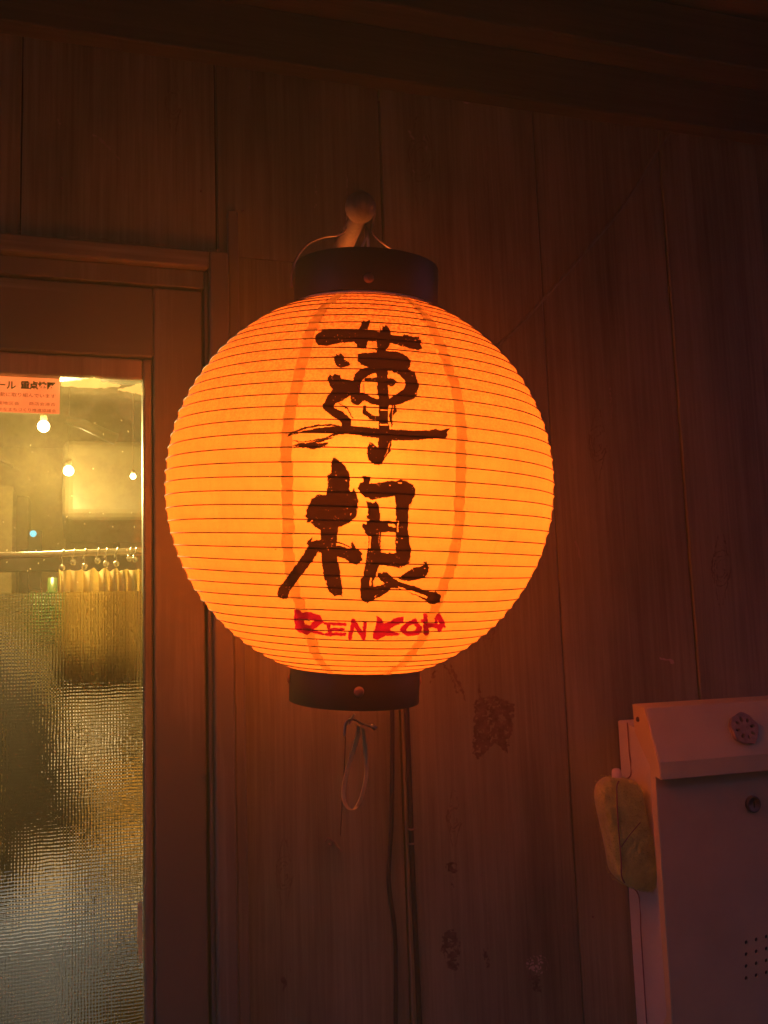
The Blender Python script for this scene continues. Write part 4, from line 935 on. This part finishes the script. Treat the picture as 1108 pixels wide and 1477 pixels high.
hl = [circ(.0118 * math.cos(a), .0118 * math.sin(a), rr__, 14, 1.35, .85, a) for a, rr__ in ((rad(100), .0032), (rad(55), .0027), (rad(10), .0033), (rad(-38), .0030), (rad(-82), .0026), (rad(-125), .0032), (rad(-172), .0030), (rad(142), .0028))] + [circ(.002, .001, .0012, 10)]
Lroot = empty('lotus_root_slice', M=LQ); tag(Lroot, 'round lotus root slice ornament with holes stuck on the letterbox lid', 'ornament')
flat_shape('slice', outer, hl, .0045, M['lotus'], Lroot, LQ, bevel=.0006)
MB().lathe([(.0001, -.0033), (.0186, -.0033), (.0186, -.0018), (.0001, -.0018)], 40, LQ).build('backing', M['hole'], Lroot)

# fuzzy olive block hanging on the letterbox side
fz = empty('fuzzy_hanger', tuple(at(915, 1285, -.05))); tag(fz, 'olive green fuzzy rounded pad with pale knob hanging against the letterbox side', 'pad')
FYz = -.088; 
A0 = [(884, 1123), (874, 1133), (871, 1150), (874, 1170), (882, 1205), (889, 1240), (893, 1262), (902, 1275), (918, 1283), (938, 1287), (947, 1280), (951, 1262), (944, 1225), (936, 1190), (929, 1160), (925, 1136), (914, 1126), (898, 1123)]
ctr = (911, 1205)
pts = [at(x, y, FYz) for x, y in A0]; cc = at(*ctr, FYz)
def resample(P_, n):
    P_ = bez(P_ + [P_[0]], 8); L_ = [0]
    for a, b in zip(P_[:-1], P_[1:]): L_.append(L_[-1] + (b - a).length)
    out = []; j = 0
    for k in range(n):
        t = L_[-1] * k / n
        while L_[j + 1] < t: j += 1
        out.append(P_[j].lerp(P_[j + 1], (t - L_[j]) / max(1e-9, L_[j + 1] - L_[j])))
    return out
n = 96; ring0 = resample(pts, n); vs = []; fs = []
lay = [(.30, -.0052), (.62, -.0048), (.80, -.0040), (.90, -.0028), (.97, -.0008), (1, .002), (1.0, .008), (.985, .024), (.95, .034), (.6, .036), (.25, .036)]
for s_, dy in lay:
    for p in ring0:
        q = cc + (p - cc) * s_; nzz = random.gauss(0, .00035); q.y = FYz + dy + (nzz if dy < .0 else 0); 
        if dy >= .004: q.x += (dy - .004) * .12
        vs.append(q)
for i in range(len(lay) - 1):
    for k in range(n): fs.append((i * n + k, i * n + (k + 1) % n, (i + 1) * n + (k + 1) % n, (i + 1) * n + k))
fs.append(tuple(range(n))); fs.append(tuple(range((len(lay) - 1) * n, len(lay) * n))[::-1])
pad = MB().add(vs, fs).build('pad_body', M['fuzzy'], fz, smooth=True)
# loose pile
mb = MB()
for k in range(5200):
    i = random.randrange(n); s_ = math.sqrt(random.random()); q = cc + (ring0[i] - cc) * s_; q.y = FYz - .0050 + .004 * max(0, s_ - .8) / .2
    v = Vector((random.gauss(0, 1), -abs(random.gauss(0, .7)), random.gauss(0, 1))).normalized() * random.uniform(.0014, .0036); sd = v.cross(Vector((0, 1, 0))).normalized() * .0004
    mb.add([q - sd, q + sd, q + v], [(0, 1, 2)])
for k in range(1500):
    i = random.randrange(n); q = ring0[i].copy(); q.y = FYz + random.uniform(0, .03); o_ = (ring0[i] - cc).normalized(); v = (o_ + Vector((random.gauss(0, .6), random.gauss(0, .6), random.gauss(0, .6)))).normalized() * random.uniform(.001, .002); sd = v.cross(Vector((0, 1, 0))).normalized() * .0004
    mb.add([q - sd, q + sd, q + v], [(0, 1, 2)])
mb.build('pile', M['fuzzy'], fz)['kind'] = 'stuff'
c = at(890, 1125, FYz + .010)
MB().lathe([(.0062, -.006), (.0062, .009), (.0054, .0125), (.003, .0145), (.0001, .015)], 20, Matrix.Translation(c)).build('knob', M['nub'], fz, smooth=True)
# cord shadows, modelled as thin brown tubes on the letterbox side and pad
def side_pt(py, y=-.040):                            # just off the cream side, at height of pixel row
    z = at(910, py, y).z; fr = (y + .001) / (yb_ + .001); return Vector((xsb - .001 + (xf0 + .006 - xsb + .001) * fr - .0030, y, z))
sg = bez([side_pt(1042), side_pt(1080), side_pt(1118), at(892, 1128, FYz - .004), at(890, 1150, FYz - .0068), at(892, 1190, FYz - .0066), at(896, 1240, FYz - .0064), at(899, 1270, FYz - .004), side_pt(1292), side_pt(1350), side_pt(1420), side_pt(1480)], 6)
tag(MB().tube(sg, .0009, 6).build('cord_shadow', M['cord_shadow'], smooth=True), 'thin brown cord shadow, modelled as a tube, down the letterbox side over the fuzzy pad', 'cord_shadow')
tag(MB().tube(bez([at(896, 1222, FYz - .0066), at(908, 1205, FYz - .0068), at(924, 1186, FYz - .0055)], 6), .0005, 6).build('cord_shadow', M['cord_shadow'], smooth=True), 'short brown cord shadow, modelled as a tube, slanting across the fuzzy pad', 'cord_shadow')

# ------------------------------------------------------------------ air: thin volume added to imitate lens flare glow round the lantern
hz = MB().box(-9.6, 9.6, -9.6, 4.8, -1.2, 6.2).build('flare_haze', mat('flare_haze', (1, 1, 1)))
hz['kind'] = 'stuff'
nt = hz.data.materials[0].node_tree
for nd in list(nt.nodes):
    if nd.type != 'OUTPUT_MATERIAL': nt.nodes.remove(nd)
pv = nt.nodes.new('ShaderNodeVolumePrincipled'); pv.inputs['Density'].default_value = FLARE_HAZE; pv.inputs['Color'].default_value = (.95, .84, .45, 1); pv.inputs['Anisotropy'].default_value = .2
nt.links.new(pv.outputs[0], [n for n in nt.nodes if n.type == 'OUTPUT_MATERIAL'][0].inputs['Volume'])
